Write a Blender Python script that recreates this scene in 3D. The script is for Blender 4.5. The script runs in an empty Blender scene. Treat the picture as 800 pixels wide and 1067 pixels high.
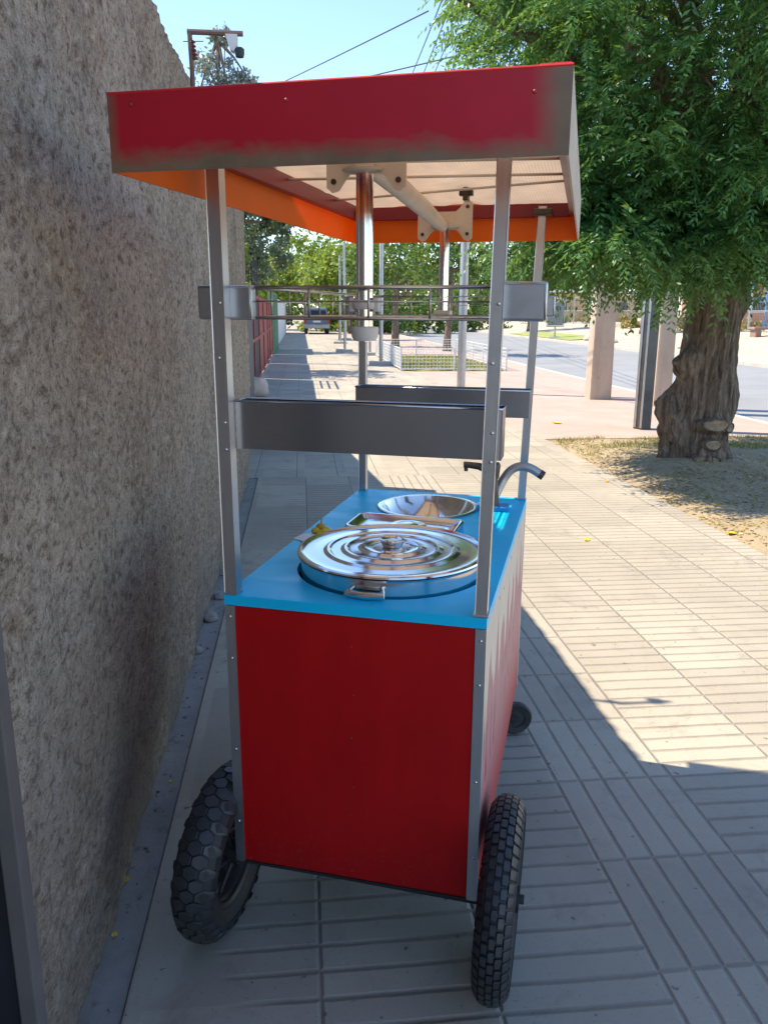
import bpy, bmesh, math, random
import numpy as np
from mathutils import Vector, Matrix, noise
random.seed(7); RNG = np.random.default_rng(7)
sc = bpy.context.scene
COL = sc.collection

# ------------------------------------------------------------------ camera
F_PX, PITCH, ROLL, YAW, EYE = 840.1, .2446, .0053, .1015, 1.6
cam_d = bpy.data.cameras.new('camera'); cam = bpy.data.objects.new('camera', cam_d); COL.objects.link(cam)
right = Vector((math.cos(YAW), -math.sin(YAW), 0))
fwd = Vector((math.sin(YAW)*math.cos(PITCH), math.cos(YAW)*math.cos(PITCH), -math.sin(PITCH)))
up = Vector((math.sin(YAW)*math.sin(PITCH), math.cos(YAW)*math.sin(PITCH), math.cos(PITCH)))
er = right*math.cos(ROLL)+up*math.sin(ROLL); eu = -right*math.sin(ROLL)+up*math.cos(ROLL)
M = Matrix((er, eu, -fwd)).transposed().to_4x4(); M.translation = (0, 0, EYE)
cam.matrix_world = M
cam_d.sensor_fit = 'HORIZONTAL'; cam_d.sensor_width = 36; cam_d.lens = F_PX/800*36
cam_d.clip_start = .02; cam_d.clip_end = 3000
sc.camera = cam

# ------------------------------------------------------------------ light
SUN = Vector((-.645, .26, 1)).normalized()
w = bpy.data.worlds.new('World'); sc.world = w; w.use_nodes = True
nt = w.node_tree; nt.nodes.clear()
out = nt.nodes.new('ShaderNodeOutputWorld'); bg = nt.nodes.new('ShaderNodeBackground'); sky = nt.nodes.new('ShaderNodeTexSky')
sky.sky_type = 'NISHITA'; sky.sun_disc = False
sky.sun_elevation = math.asin(SUN.z); sky.sun_rotation = math.atan2(SUN.x, SUN.y)
sky.air_density = 1.0; sky.dust_density = 0.0; sky.ozone_density = 2.2; sky.altitude = 900
bg.inputs['Strength'].default_value = .15
nt.links.new(sky.outputs[0], bg.inputs[0]); nt.links.new(bg.outputs[0], out.inputs[0])
sd = bpy.data.lights.new('sun', 'SUN'); sd.energy = 3.9; sd.angle = math.radians(.5); sd.color = (1, .875, .68)
so = bpy.data.objects.new('sun', sd); COL.objects.link(so)
so.rotation_euler = SUN.to_track_quat('Z', 'Y').to_euler(); so.location = SUN*50
sc.view_settings.view_transform = 'Standard'; sc.view_settings.look = 'None'
sc.view_settings.gamma = 1; sc.view_settings.use_curve_mapping = False
sc.view_settings.exposure = 1.18

# ------------------------------------------------------------------ helpers
def tag(o, label=None, cat=None, group=None, kind=None):
    if label: o['label'] = label
    if cat: o['category'] = cat
    if group: o['group'] = group
    if kind: o['kind'] = kind
    return o
def empty(name, loc=(0, 0, 0), rz=0, label=None, cat=None, group=None):
    o = bpy.data.objects.new(name, None); COL.objects.link(o); o.location = loc; o.rotation_euler = (0, 0, rz)
    o.empty_display_size = .1
    return tag(o, label, cat, group)
def obj(name, bm, mat, parent=None, smooth=False, sharp=None):
    me = bpy.data.meshes.new(name); bm.normal_update(); bm.to_mesh(me); bm.free()
    mats = mat if isinstance(mat, (list, tuple)) else [mat]
    for m in mats: me.materials.append(m)
    if smooth:
        me.shade_smooth()
        if sharp: me.set_sharp_from_angle(angle=math.radians(sharp))
    o = bpy.data.objects.new(name, me); COL.objects.link(o)
    if parent: o.parent = parent
    return o
def raw(name, verts, faces, mat, parent=None, smooth=False):
    me = bpy.data.meshes.new(name)
    verts = np.asarray(verts, np.float32); faces = np.asarray(faces, np.int32)
    n, k = faces.shape
    me.vertices.add(len(verts)); me.vertices.foreach_set('co', verts.ravel())
    me.loops.add(n*k); me.loops.foreach_set('vertex_index', faces.ravel())
    me.polygons.add(n); me.polygons.foreach_set('loop_start', np.arange(0, n*k, k, dtype=np.int32))
    me.update(calc_edges=True)
    if smooth: me.shade_smooth()
    me.materials.append(mat)
    o = bpy.data.objects.new(name, me); COL.objects.link(o)
    if parent: o.parent = parent
    return o
def B(): return bmesh.new()
def box(bm, x0, x1, y0, y1, z0, z1, bev=0, mi=0):
    r = bmesh.ops.create_cube(bm, size=1)
    vs = r['verts']
    for v in vs: v.co = Vector((x0+(v.co.x+.5)*(x1-x0), y0+(v.co.y+.5)*(y1-y0), z0+(v.co.z+.5)*(z1-z0)))
    fs = set(f for v in vs for f in v.link_faces)
    for f in fs: f.material_index = mi
    if bev:
        es = list(set(e for v in vs for e in v.link_edges))
        bmesh.ops.bevel(bm, geom=es, offset=bev, segments=2, affect='EDGES', profile=.6)
    return bm
def bar(bm, a, b, wx, wy, bev=0, hint=(0, 0, 1)):
    """box beam from a to b with section wx (along side) by wy (along 'up')"""
    a, b = Vector(a), Vector(b); d = (b-a); L = d.length; d.normalize()
    h = Vector(hint)
    if abs(d.dot(h)) > .98: h = Vector((0, 1, 0))
    s = d.cross(h).normalized(); u = s.cross(d)
    r = bmesh.ops.create_cube(bm, size=1); vs = r['verts']
    for v in vs:
        c = v.co.copy(); v.co = a+s*(c.x*wx)+u*(c.z*wy)+d*((c.y+.5)*L)
    if bev:
        es = list(set(e for v in vs for e in v.link_edges))
        bmesh.ops.bevel(bm, geom=es, offset=bev, segments=2, affect='EDGES', profile=.6)
    return bm
def tube(bm, pts, rad, seg=12, caps=True):
    pts = [Vector(p) for p in pts]; n = len(pts)
    rads = rad if isinstance(rad, (list, tuple)) else [rad]*n
    rings = []; prev = None
    for i, p in enumerate(pts):
        t = (pts[min(i+1, n-1)]-pts[max(i-1, 0)]).normalized()
        if prev is None:
            h = Vector((0, 0, 1)) if abs(t.z) < .9 else Vector((1, 0, 0))
            nx = t.cross(h).normalized()
        else: nx = (prev-t*prev.dot(t)).normalized()
        prev = nx; ny = t.cross(nx)
        rings.append([bm.verts.new(p+(nx*math.cos(2*math.pi*k/seg)+ny*math.sin(2*math.pi*k/seg))*rads[i]) for k in range(seg)])
    for i in range(n-1):
        for k in range(seg): bm.faces.new((rings[i][k], rings[i][(k+1) % seg], rings[i+1][(k+1) % seg], rings[i+1][k]))
    if caps:
        bm.faces.new(rings[0][::-1]); bm.faces.new(rings[-1])
    return bm
def lathe(bm, prof, seg=48, c=(0, 0, 0), axis='Z', close=False, cap=True):
    rings = []
    for (r, h) in prof:
        ring = []
        for k in range(seg):
            a = 2*math.pi*k/seg
            p = Vector((r*math.cos(a), r*math.sin(a), h)) if axis == 'Z' else Vector((h, r*math.cos(a), r*math.sin(a)))
            ring.append(bm.verts.new(p+Vector(c)))
        rings.append(ring)
    m = len(rings)
    for i in range(m if close else m-1):
        A, Bb = rings[i], rings[(i+1) % m]
        for k in range(seg): bm.faces.new((A[k], A[(k+1) % seg], Bb[(k+1) % seg], Bb[k]))
    if not close and cap:
        if prof[0][0] > 1e-5: bm.faces.new(rings[0][::-1])
        if prof[-1][0] > 1e-5: bm.faces.new(rings[-1])
    bmesh.ops.remove_doubles(bm, verts=bm.verts[:], dist=1e-6)
    bmesh.ops.recalc_face_normals(bm, faces=bm.faces[:])
    return bm
def prism(bm, poly, h0, h1, axis='Y'):
    """extrude a 2-D outline; axis Y: poly is (x,z); axis X: (y,z); axis Z: (x,y)"""
    def P(p, h): return Vector((p[0], h, p[1])) if axis == 'Y' else (Vector((h, p[0], p[1])) if axis == 'X' else Vector((p[0], p[1], h)))
    a = [bm.verts.new(P(p, h0)) for p in poly]; b = [bm.verts.new(P(p, h1)) for p in poly]
    n = len(poly)
    bm.faces.new(a[::-1]); bm.faces.new(b)
    for i in range(n): bm.faces.new((a[i], a[(i+1) % n], b[(i+1) % n], b[i]))
    bmesh.ops.recalc_face_normals(bm, faces=bm.faces[:])
    return bm
def grid_fn(fn, nu, nv):
    """quad grid verts/faces from fn(i/nu, j/nv)"""
    V = [fn(i/nu, j/nv) for j in range(nv+1) for i in range(nu+1)]
    Fc = [(j*(nu+1)+i, j*(nu+1)+i+1, (j+1)*(nu+1)+i+1, (j+1)*(nu+1)+i) for j in range(nv) for i in range(nu)]
    return V, Fc

# ------------------------------------------------------------------ materials
class NT:
    def __init__(s, name):
        s.m = bpy.data.materials.new(name); s.m.use_nodes = True; s.t = s.m.node_tree
        s.b = s.t.nodes['Principled BSDF']; s.o = s.t.nodes['Material Output']
    def n(s, ty, **k):
        nd = s.t.nodes.new(ty)
        for a, v in k.items(): setattr(nd, a, v)
        return nd
    def l(s, a, b): s.t.links.new(a, b)
    def set(s, **k):
        for a, v in k.items():
            i = s.b.inputs[a.replace('_', ' ')]
            i.default_value = (*v, 1) if isinstance(v, tuple) and len(v) == 3 and i.type == 'RGBA' else v
        return s
    def co(s, kind='Object'):
        return s.n('ShaderNodeTexCoord').outputs[kind]
    def geo(s): return s.n('ShaderNodeNewGeometry').outputs['Position']
    def map(s, vec, scale=(1, 1, 1), rot=(0, 0, 0)):
        m = s.n('ShaderNodeMapping'); m.inputs['Scale'].default_value = scale; m.inputs['Rotation'].default_value = rot; s.l(vec, m.inputs[0]); return m.outputs[0]
    def noise(s, vec, scale, detail=4, rough=.6, dist=0):
        t = s.n('ShaderNodeTexNoise'); t.inputs['Scale'].default_value = scale; t.inputs['Detail'].default_value = detail
        t.inputs['Roughness'].default_value = rough; t.inputs['Distortion'].default_value = dist
        s.l(vec, t.inputs['Vector']); return t.outputs['Fac']
    def ramp(s, fac, stops):
        r = s.n('ShaderNodeValToRGB'); e = r.color_ramp.elements
        while len(e) < len(stops): e.new(.5)
        for i, (p, c) in enumerate(stops):
            e[i].position = p; e[i].color = (*c, 1) if len(c) == 3 else c
        s.l(fac, r.inputs[0]); return r.outputs[0]
    def math(s, op, a, b=None, c=None, clamp=False):
        m = s.n('ShaderNodeMath', operation=op); m.use_clamp = clamp
        for i, v in enumerate((a, b, c)):
            if v is None: continue
            if isinstance(v, (int, float)): m.inputs[i].default_value = v
            else: s.l(v, m.inputs[i])
        return m.outputs[0]
    def mix(s, fac, a, b, mode='MIX'):
        m = s.n('ShaderNodeMix', data_type='RGBA', blend_type=mode)
        for nm, v in (('Factor', fac), ('A', a), ('B', b)):
            i = [q for q in m.inputs if q.name == nm and (q.type == 'RGBA' or nm == 'Factor' and q.type == 'VALUE')][0]
            if isinstance(v, (int, float)): i.default_value = v
            elif isinstance(v, tuple): i.default_value = (*v, 1)
            else: s.l(v, i)
        return [q for q in m.outputs if q.type == 'RGBA'][0]
    def sep(s, vec):
        x = s.n('ShaderNodeSeparateXYZ'); s.l(vec, x.inputs[0]); return x.outputs
    def base(s, c): s.l(c, s.b.inputs['Base Color'])
    def bump(s, h, strength=.5, dist=.01, prev=None):
        b = s.n('ShaderNodeBump'); b.inputs['Strength'].default_value = strength; b.inputs['Distance'].default_value = dist
        s.l(h, b.inputs['Height'])
        if prev is not None: s.l(prev, b.inputs['Normal'])
        s.l(b.outputs[0], s.b.inputs['Normal']); return b.outputs[0]

def plain(name, c, rough=.6, metal=0, vary=.12, scale=6, bump=0, coord='Object', spec=None):
    t = NT(name).set(Roughness=rough, Metallic=metal)
    f = t.noise(t.co(coord), scale, 5, .65)
    lo = tuple(x*(1-vary) for x in c); hi = tuple(min(1, x*(1+vary)) for x in c)
    t.base(t.ramp(f, [(.3, lo), (.7, hi)]))
    r = t.math('MULTIPLY_ADD', f, .25, rough-.12); t.l(r, t.b.inputs['Roughness'])
    if bump: t.bump(t.noise(t.co(coord), scale*12, 4), .4, bump)
    if spec is not None: t.b.inputs['Specular IOR Level'].default_value = spec
    return t.m

def metal(name, c, rough, vary=.08, stretch=None, aniso=0):
    t = NT(name).set(Metallic=1.0, Roughness=rough)
    v = t.co('Object')
    if stretch: v = t.map(v, stretch)
    f = t.noise(v, 9, 5, .6); g = t.noise(t.co('Object'), 35, 5, .7)
    t.base(t.ramp(f, [(.3, tuple(x*(1-vary) for x in c)), (.7, c)]))
    r = t.math('MULTIPLY_ADD', g, .22, max(.02, rough-.11)); t.l(r, t.b.inputs['Roughness'])
    t.bump(t.noise(v, 14, 3), .04, .001)
    return t.m

M_alu = metal('aluminium', (.62, .63, .66), .38, .1, (30, 30, 1.5))
M_strip = metal('aluminium_strip', (.60, .63, .68), .42, .1, (30, 30, 1.5))
def mk_tray():
    t = NT('brushed_steel').set(Metallic=1.0, Roughness=.24)
    f = t.noise(t.co(), 2.2, 2, .4)
    t.base(t.ramp(f, [(.3, (.36, .38, .44)), (.7, (.46, .48, .53))]))
    t.l(t.math('MULTIPLY_ADD', f, .16, .16), t.b.inputs['Roughness'])
    t.bump(t.noise(t.co(), 1.6, 1), .05, .02); return t.m
M_tray = mk_tray()
M_box = metal('bracket_steel', (.52, .55, .6), .36, .12)
M_chrome = metal('polished_steel', (.78, .77, .76), .1, .05)
M_basin = metal('mirror_steel', (.8, .78, .75), .06, .03)
M_wire = metal('wire_steel', (.60, .57, .52), .35, .3)
M_galv = metal('galvanised', (.5, .5, .5), .5, .2)
M_rivet = metal('rivet_steel', (.7, .7, .72), .3)
M_cream = plain('cream_painted_steel', (.62, .54, .44), .5, 0, .12, 10)
M_white_plastic = plain('pale_plastic', (.62, .6, .58), .45, 0, .06)
M_blackmetal = plain('black_steel', (.018, .019, .021), .45, 0, .3)
M_dark = plain('dark_steel', (.03, .03, .035), .6, 0, .3)  # near-black base colour shared by hubs, clips, panes and the floor panel
M_blue_base = plain('blue_plastic', (.01, .22, .55), .45, 0, .1)
M_faucet = plain('dark_bronze', (.075, .062, .05), .35, .6, .3, 20)

def mk_counter():
    t = NT('blue_laminate').set(Roughness=.38); t.b.inputs['Specular IOR Level'].default_value = .3
    v = t.co()
    f = t.noise(v, 3, 4); g = t.noise(v, 40, 3, .7)
    c = t.ramp(f, [(.3, (.003, .52, .88)), (.7, (.005, .58, .94))])
    s = t.ramp(g, [(.68, (0, 0, 0)), (.8, (1, 1, 1))])
    t.base(t.mix(t.math('MULTIPLY', s, .12), c, (.15, .4, .6)))
    sm = t.noise(t.map(v, (1, 2.5, 1), (0, 0, .6)), 4, 5, .7, .8)
    t.l(t.math('MULTIPLY_ADD', sm, .5, t.math('MULTIPLY_ADD', g, .15, .08)), t.b.inputs['Roughness'])
    return t.m
M_counter = mk_counter()
def mk_red():
    t = NT('red_painted_board').set(Roughness=.5); t.b.inputs['Specular IOR Level'].default_value = .25
    v = t.co()
    f = t.noise(t.map(v, (3, 3, 1)), 2.5, 5, .6); g = t.noise(v, 60, 3)
    c = t.ramp(f, [(.3, (.40, .0025, .004)), (.7, (.50, .004, .006))])
    x, y, z = t.sep(v)
    # darker red towards the bottom, broken up by noise
    e = t.noise(v, 7, 4)
    low = t.math('MULTIPLY', t.math('SUBTRACT', .34, z, None, True), 6, None, True)
    c = t.mix(t.math('MULTIPLY', t.math('MULTIPLY', low, e), .7, None, True), c, (.10, .004, .006))
    sp = t.ramp(t.noise(v, 120, 3, .75), [(.60, (0, 0, 0)), (.68, (1, 1, 1))]); dz = t.math('MULTIPLY', t.math('SUBTRACT', .52, z, None, True), 2.2, None, True)
    c = t.mix(t.math('MULTIPLY', t.math('MULTIPLY', sp, dz), t.math('MULTIPLY', e, .9)), c, (.30, .15, .11))
    scr = t.ramp(t.noise(t.map(v, (1, 1, 14), (0, .5, 0)), 9, 5, .8, .6), [(.66, (0, 0, 0)), (.72, (.35,)*3)])
    t.base(t.mix(scr, c, (.17, .006, .01)))
    t.l(t.math('MULTIPLY_ADD', g, .2, .38), t.b.inputs['Roughness'])
    t.bump(t.noise(v, 4.5, 2), .25, .012, t.bump(g, .08, .002))
    return t.m
M_red = mk_red()
def mk_side():
    t = NT('side_panel_print').set(Roughness=.55)
    x, y, z = t.sep(t.co())
    n1 = t.noise(t.co(), 5, 3)
    tri = t.math('PINGPONG', t.math('MULTIPLY_ADD', n1, .02, y), .075)         # spikes along the panel
    tri2 = t.math('PINGPONG', t.math('ADD', y, .03), .047)
    edge = t.math('ADD', t.math('MULTIPLY_ADD', tri, -2.2, .80), t.math('MULTIPLY', tri2, 1.6))
    m = t.ramp(t.math('MULTIPLY_ADD', t.math('SUBTRACT', edge, z), 30, .5, True), [(0, (0, 0, 0)), (1, (1, 1, 1))])
    beige = t.ramp(t.noise(t.co(), 8, 4), [(.3, (.60, .50, .40)), (.7, (.68, .58, .47))])
    pink = t.ramp(t.noise(t.map(t.co(), (1, 6, 1)), 5, 4), [(.3, (.40, .16, .17)), (.7, (.50, .24, .24))])
    st = t.math('GREATER_THAN', t.noise(t.map(t.co(), (1, 45, 4)), 1.0, 2), .60)
    band = t.math('MULTIPLY', t.math('LESS_THAN', z, .66), t.math('GREATER_THAN', z, .5))
    pink = t.mix(t.math('MULTIPLY', st, band), pink, (.25, .012, .03))
    low = t.math('MULTIPLY', t.math('SUBTRACT', .55, z, None, True), 4, None, True)
    pink = t.mix(low, pink, (.42, .05, .05))
    t.base(t.mix(m, beige, pink))
    t.bump(t.noise(t.co(), 50, 3), .06, .002)
    return t.m
M_side = mk_side()
def mk_valance_out():
    t = NT('red_vinyl_oversprayed').set(Roughness=.42)
    v = t.co(); x, y, z = t.sep(v)
    n = t.noise(t.map(v, (1.4, 1, 3)), 5, 6, .68, .4)
    zb = t.math('ADD', t.math('MULTIPLY_ADD', z, -22, 22*1.852), t.math('MULTIPLY_ADD', n, 1.7, -.4))      # bottom band
    xl = t.math('ADD', t.math('MULTIPLY_ADD', x, -28, 28*-.343+.4), t.math('MULTIPLY', n, .5))   # left end
    xr = t.math('ADD', t.math('MULTIPLY_ADD', x, 16, -16*.385), t.math('MULTIPLY', n, .6))
    k = t.math('MAXIMUM', t.math('MAXIMUM', zb, xl), xr)
    k = t.ramp(k, [(.05, (0, 0, 0)), (.75, (1, 1, 1))])
    red = t.ramp(t.noise(v, 4, 4), [(.3, (.42, .003, .013)), (.7, (.50, .005, .022))])
    brn = t.ramp(t.noise(v, 12, 5), [(.3, (.15, .095, .055)), (.7, (.23, .155, .09))])
    t.base(t.mix(k, red, brn))
    t.bump(t.noise(v, 5, 2), .25, .01)
    return t.m
M_val_out = mk_valance_out()
def translucent(name, c, amount, rough=.5, vary=.1, weave=False, tc=None):
    t = NT(name).set(Roughness=rough)
    f = t.noise(t.co(), 5, 4)
    col = t.ramp(f, [(.3, tuple(x*(1-vary) for x in c)), (.7, c)])
    if weave:
        x, y, z = t.sep(t.co())
        a = t.math('SINE', t.math('MULTIPLY', t.math('ADD', x, y), 380)); b = t.math('SINE', t.math('MULTIPLY', t.math('SUBTRACT', x, y), 400))
        k = t.math('GREATER_THAN', t.math('MULTIPLY', a, b), .25)
        col = t.mix(t.math('MULTIPLY', k, .45), col, tuple(x*.5 for x in c))
    t.base(col)
    tr = t.n('ShaderNodeBsdfTranslucent')
    if tc: tr.inputs[0].default_value = (*tc, 1)
    else: t.l(col, tr.inputs[0])
    ms = t.n('ShaderNodeMixShader'); ms.inputs[0].default_value = amount
    t.l(t.b.outputs[0], ms.inputs[1]); t.l(tr.outputs[0], ms.inputs[2]); t.l(ms.outputs[0], t.o.inputs[0])
    return t.m
M_orange = translucent('orange_vinyl', (.90, .20, .005), .32, .45)
M_tarp = translucent('woven_tarp', (.80, .60, .44), .30, .6, .15, True)
M_darkred = plain('dark_red_frame', (.22, .012, .02), .4, 0, .2)
def mk_rubber():
    t = NT('tyre_rubber').set(Roughness=.55)
    g = t.noise(t.co(), 25, 5, .7); d = t.noise(t.co(), 6, 4)
    c = t.ramp(g, [(.3, (.013, .014, .016)), (.7, (.028, .029, .033))])
    t.base(t.mix(t.math('MULTIPLY', t.ramp(d, [(.5, (0, 0, 0)), (.75, (1, 1, 1))]), .35), c, (.07, .063, .055)))
    t.bump(g, .2, .002)
    return t.m
M_rubber = mk_rubber(); M_dusty = plain('dusty_tread', (.034, .036, .041), .42, 0, .5, 14)

# ----- setting materials
def mk_wall():
    t = NT('rough_stucco').set(Roughness=.95)
    p = t.geo()
    pr = t.map(p, (1, 1, 1.5), (.35, 0, 0))
    big = t.noise(p, 1.3, 6, .7, .5); patch = t.noise(p, 4.5, 5, .65, .6)
    mid = t.noise(pr, 26, 6, .78, .1); fleck = t.noise(pr, 70, 4, .75, 0); fine = t.noise(p, 190, 3, .7)
    c = t.ramp(big, [(.36, (.40, .31, .235)), (.5, (.55, .45, .355)), (.64, (.65, .555, .455))])
    c = t.mix(t.ramp(patch, [(.50, (0, 0, 0)), (.66, (.5,)*3)]), c, (.29, .24, .20))
    c = t.mix(t.ramp(patch, [(.32, (.5,)*3), (.44, (0, 0, 0))]), c, (.70, .60, .49))
    c = t.mix(t.ramp(mid, [(.38, (.9,)*3), (.49, (0, 0, 0))]), c, (.19, .135, .095))
    c = t.mix(t.ramp(mid, [(.53, (0, 0, 0)), (.64, (.85,)*3)]), c, (.76, .65, .54))
    c = t.mix(t.ramp(fleck, [(.33, (.7,)*3), (.45, (0, 0, 0))]), c, (.13, .095, .07))
    c = t.mix(t.ramp(fleck, [(.60, (0, 0, 0)), (.72, (.55,)*3)]), c, (.74, .66, .57))
    x, y, z = t.sep(p)
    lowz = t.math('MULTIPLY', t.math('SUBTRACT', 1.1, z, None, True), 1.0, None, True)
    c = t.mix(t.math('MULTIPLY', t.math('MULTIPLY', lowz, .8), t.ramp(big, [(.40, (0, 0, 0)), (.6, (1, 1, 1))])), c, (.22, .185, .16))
    t.base(c)
    b1 = t.bump(mid, .9, .022)
    b2 = t.bump(fleck, 1.0, .018, b1)
    t.bump(fine, .5, .003, b2)
    return t.m
M_wall = mk_wall()

def mk_tiles(name, plainmode=False):
    """square paving tiles of 0.42 m, five bars each; a guide strip of lengthwise bars"""
    t = NT(name).set(Roughness=.85)
    p = t.geo(); x, y, z = t.sep(p)
    wob = t.noise(p, 2.0, 3); wob2 = t.noise(p, 30, 3)
    xs = t.math('ADD', x, t.math('MULTIPLY_ADD', wob, .012, -.006)); ys = t.math('ADD', y, t.math('MULTIPLY_ADD', wob, .016, -.008))
    def lines(c, per, off, wd, soft=.004):
        q = t.math('PINGPONG', t.math('SUBTRACT', c, off), per/2)          # 0 on a line
        q = t.math('ADD', q, t.math('MULTIPLY_ADD', wob2, .004, -.002))
        return t.math('SUBTRACT', 1, t.math('DIVIDE', t.math('SUBTRACT', q, wd-soft), 2*soft, None, True), None, True)
    if plainmode:
        g = t.math('MAXIMUM', lines(x, .41, -.07, .004, .003), lines(y, .41, 7.87, .004, .003)); seam = g
    else:
        strip = t.math('MULTIPLY', t.math('GREATER_THAN', x, .857), t.math('LESS_THAN', x, 1.277))
        smoothb = t.math('SUBTRACT', 1, t.math('MULTIPLY', t.math('ADD', t.math('MULTIPLY_ADD', wob, .5, -.25), t.math('ADD', x, .25)), 7, None, True), None, True)
        gy = lines(ys, .084, .0, .0065); gx = lines(xs, .084, .017, .0065)
        sx = lines(x, .42, .017, .0050); sy = lines(y, .42, -.08, .0055)
        a = t.math('MULTIPLY', gy, t.math('SUBTRACT', 1, strip)); b = t.math('MULTIPLY', t.math('MAXIMUM', gx, sy), strip)
        g = t.math('MAXIMUM', a, b)
        far = t.math('LESS_THAN', t.math('ABSOLUTE', t.math('SUBTRACT', x, 1.067)), .222)
        g = t.math('MAXIMUM', g, sx)
        g = t.math('MULTIPLY', g, t.math('SUBTRACT', 1, smoothb)); seam = t.math('MULTIPLY', sx, t.math('SUBTRACT', 1, smoothb))
    big = t.noise(p, .9, 5, .6, .3); mid = t.noise(p, 7, 5, .7); fine = t.noise(p, 90, 3, .7)
    tileid = t.n('ShaderNodeTexWhiteNoise', noise_dimensions='2D')
    fl = t.n('ShaderNodeCombineXYZ')
    t.l(t.math('FLOOR', t.math('DIVIDE', t.math('SUBTRACT', x, .017), .42)), fl.inputs[0]); t.l(t.math('FLOOR', t.math('DIVIDE', t.math('ADD', y, .08), .42)), fl.inputs[1])
    t.l(fl.outputs[0], tileid.inputs['Vector'])
    c = t.ramp(t.math('MULTIPLY_ADD', tileid.outputs['Value'], .25, t.math('MULTIPLY', big, .75)), [(.25, (.30, .265, .215)), (.5, (.385, .34, .275)), (.75, (.47, .42, .34))])
    c = t.mix(t.ramp(mid, [(.52, (0, 0, 0)), (.75, (.5,)*3)]), c, (.30, .26, .21))
    c = t.mix(t.ramp(fine, [(.60, (0, 0, 0)), (.72, (.7,)*3)]), c, (.20, .175, .15))
    c = t.mix(t.ramp(t.noise(p, 2.6, 6, .75, .8), [(.55, (0, 0, 0)), (.68, (.55,)*3)]), c, (.235, .205, .17))
    c = t.mix(t.ramp(t.noise(p, 28, 2, .5), [(.70, (0, 0, 0)), (.74, (.8,)*3)]), c, (.12, .105, .09))
    c = t.mix(t.math('MULTIPLY', g, t.math('MULTIPLY_ADD', mid, .8, .12, True)), c, (.17, .15, .125))
    t.base(c)
    h = t.math('SUBTRACT', t.math('MULTIPLY', fine, .12), g)
    b1 = t.bump(h, .8, .007)
    t.bump(mid, .25, .006, b1)
    return t.m
M_tiles = mk_tiles('grooved_tiles'); M_tiles2 = mk_tiles('plain_tiles', True)
def ground_mat(name, stops, s1, s2, rough=.95, bump=.01, speck=None):
    t = NT(name).set(Roughness=rough); p = t.geo()
    a = t.noise(p, s1, 6, .65, .3); b = t.noise(p, s2, 4, .7)
    c = t.ramp(t.math('ADD', t.math('MULTIPLY', a, .7), t.math('MULTIPLY', b, .3)), stops)
    if speck: c = t.mix(t.ramp(t.noise(p, speck[0], 3, .7), [(.6, (0, 0, 0)), (.7, (.8,)*3)]), c, speck[1])
    t.base(c); t.bump(b, .6, bump); return t.m
M_conc = ground_mat('smooth_concrete', [(.3, (.30, .275, .245)), (.5, (.40, .37, .33)), (.7, (.47, .44, .39))], 2.2, 40, .85, .003, (60, (.22, .2, .18)))
M_gutter = ground_mat('gutter_concrete', [(.3, (.22, .21, .195)), (.5, (.30, .285, .265)), (.7, (.36, .34, .32))], 3, 30, .9, .006, (18, (.16, .15, .14)))
M_dirt = ground_mat('dry_dirt', [(.3, (.24, .175, .11)), (.5, (.36, .28, .18)), (.7, (.46, .37, .25))], 1.6, 35, .95, .02, (24, (.42, .33, .16)))
M_asphalt = ground_mat('worn_asphalt', [(.3, (.20, .205, .21)), (.5, (.26, .265, .275)), (.7, (.31, .315, .32))], .35, 60, .85, .004)
M_pink = ground_mat('pink_paving', [(.3, (.38, .27, .225)), (.5, (.44, .32, .27)), (.7, (.49, .37, .32))], 1.2, 30, .9, .003)
M_far = ground_mat('pale_earth', [(.3, (.40, .33, .25)), (.5, (.47, .40, .31)), (.7, (.53, .46, .37))], .3, 9, .95, .02)
M_kerb = ground_mat('kerb_concrete', [(.3, (.38, .35, .31)), (.5, (.46, .43, .38)), (.7, (.52, .49, .44))], 2, 30, .9, .004)
def mk_concrete_pole():
    t = NT('pole_concrete').set(Roughness=.9); p = t.geo()
    a = t.noise(t.map(p, (1, 1, .4)), 2.5, 5, .6); b = t.noise(p, 13, 4, .7); s = t.noise(t.map(p, (8, 8, .3)), 1.5, 4)
    c = t.ramp(a, [(.3, (.42, .33, .26)), (.7, (.54, .45, .37))])
    c = t.mix(t.ramp(b, [(.62, (0, 0, 0)), (.7, (.7,)*3)]), c, (.25, .19, .15))
    c = t.mix(t.math('MULTIPLY', t.ramp(s, [(.5, (0, 0, 0)), (.7, (1, 1, 1))]), .3), c, (.34, .2, .13))
    t.base(c); t.bump(b, .4, .01); return t.m
M_pole = mk_concrete_pole()
def mk_bark():
    t = NT('bark').set(Roughness=.95); p = t.geo()
    r = t.noise(t.map(p, (1, 1, .16)), 22, 5, .7, .6); q = t.noise(p, 8, 5, .7); f = t.noise(p, 60, 3)
    c = t.ramp(r, [(.34, (.055, .038, .027)), (.5, (.23, .165, .115)), (.68, (.42, .32, .235))])
    c = t.mix(t.math('MULTIPLY', t.ramp(q, [(.45, (0, 0, 0)), (.7, (1, 1, 1))]), .45), c, (.22, .18, .15))
    t.base(c)
    b1 = t.bump(r, 1, .07); t.bump(f, .6, .012, b1); return t.m
M_bark = mk_bark()
M_cut = plain('cut_wood', (.33, .235, .145), .85, 0, .45, 22, .006)
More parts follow.
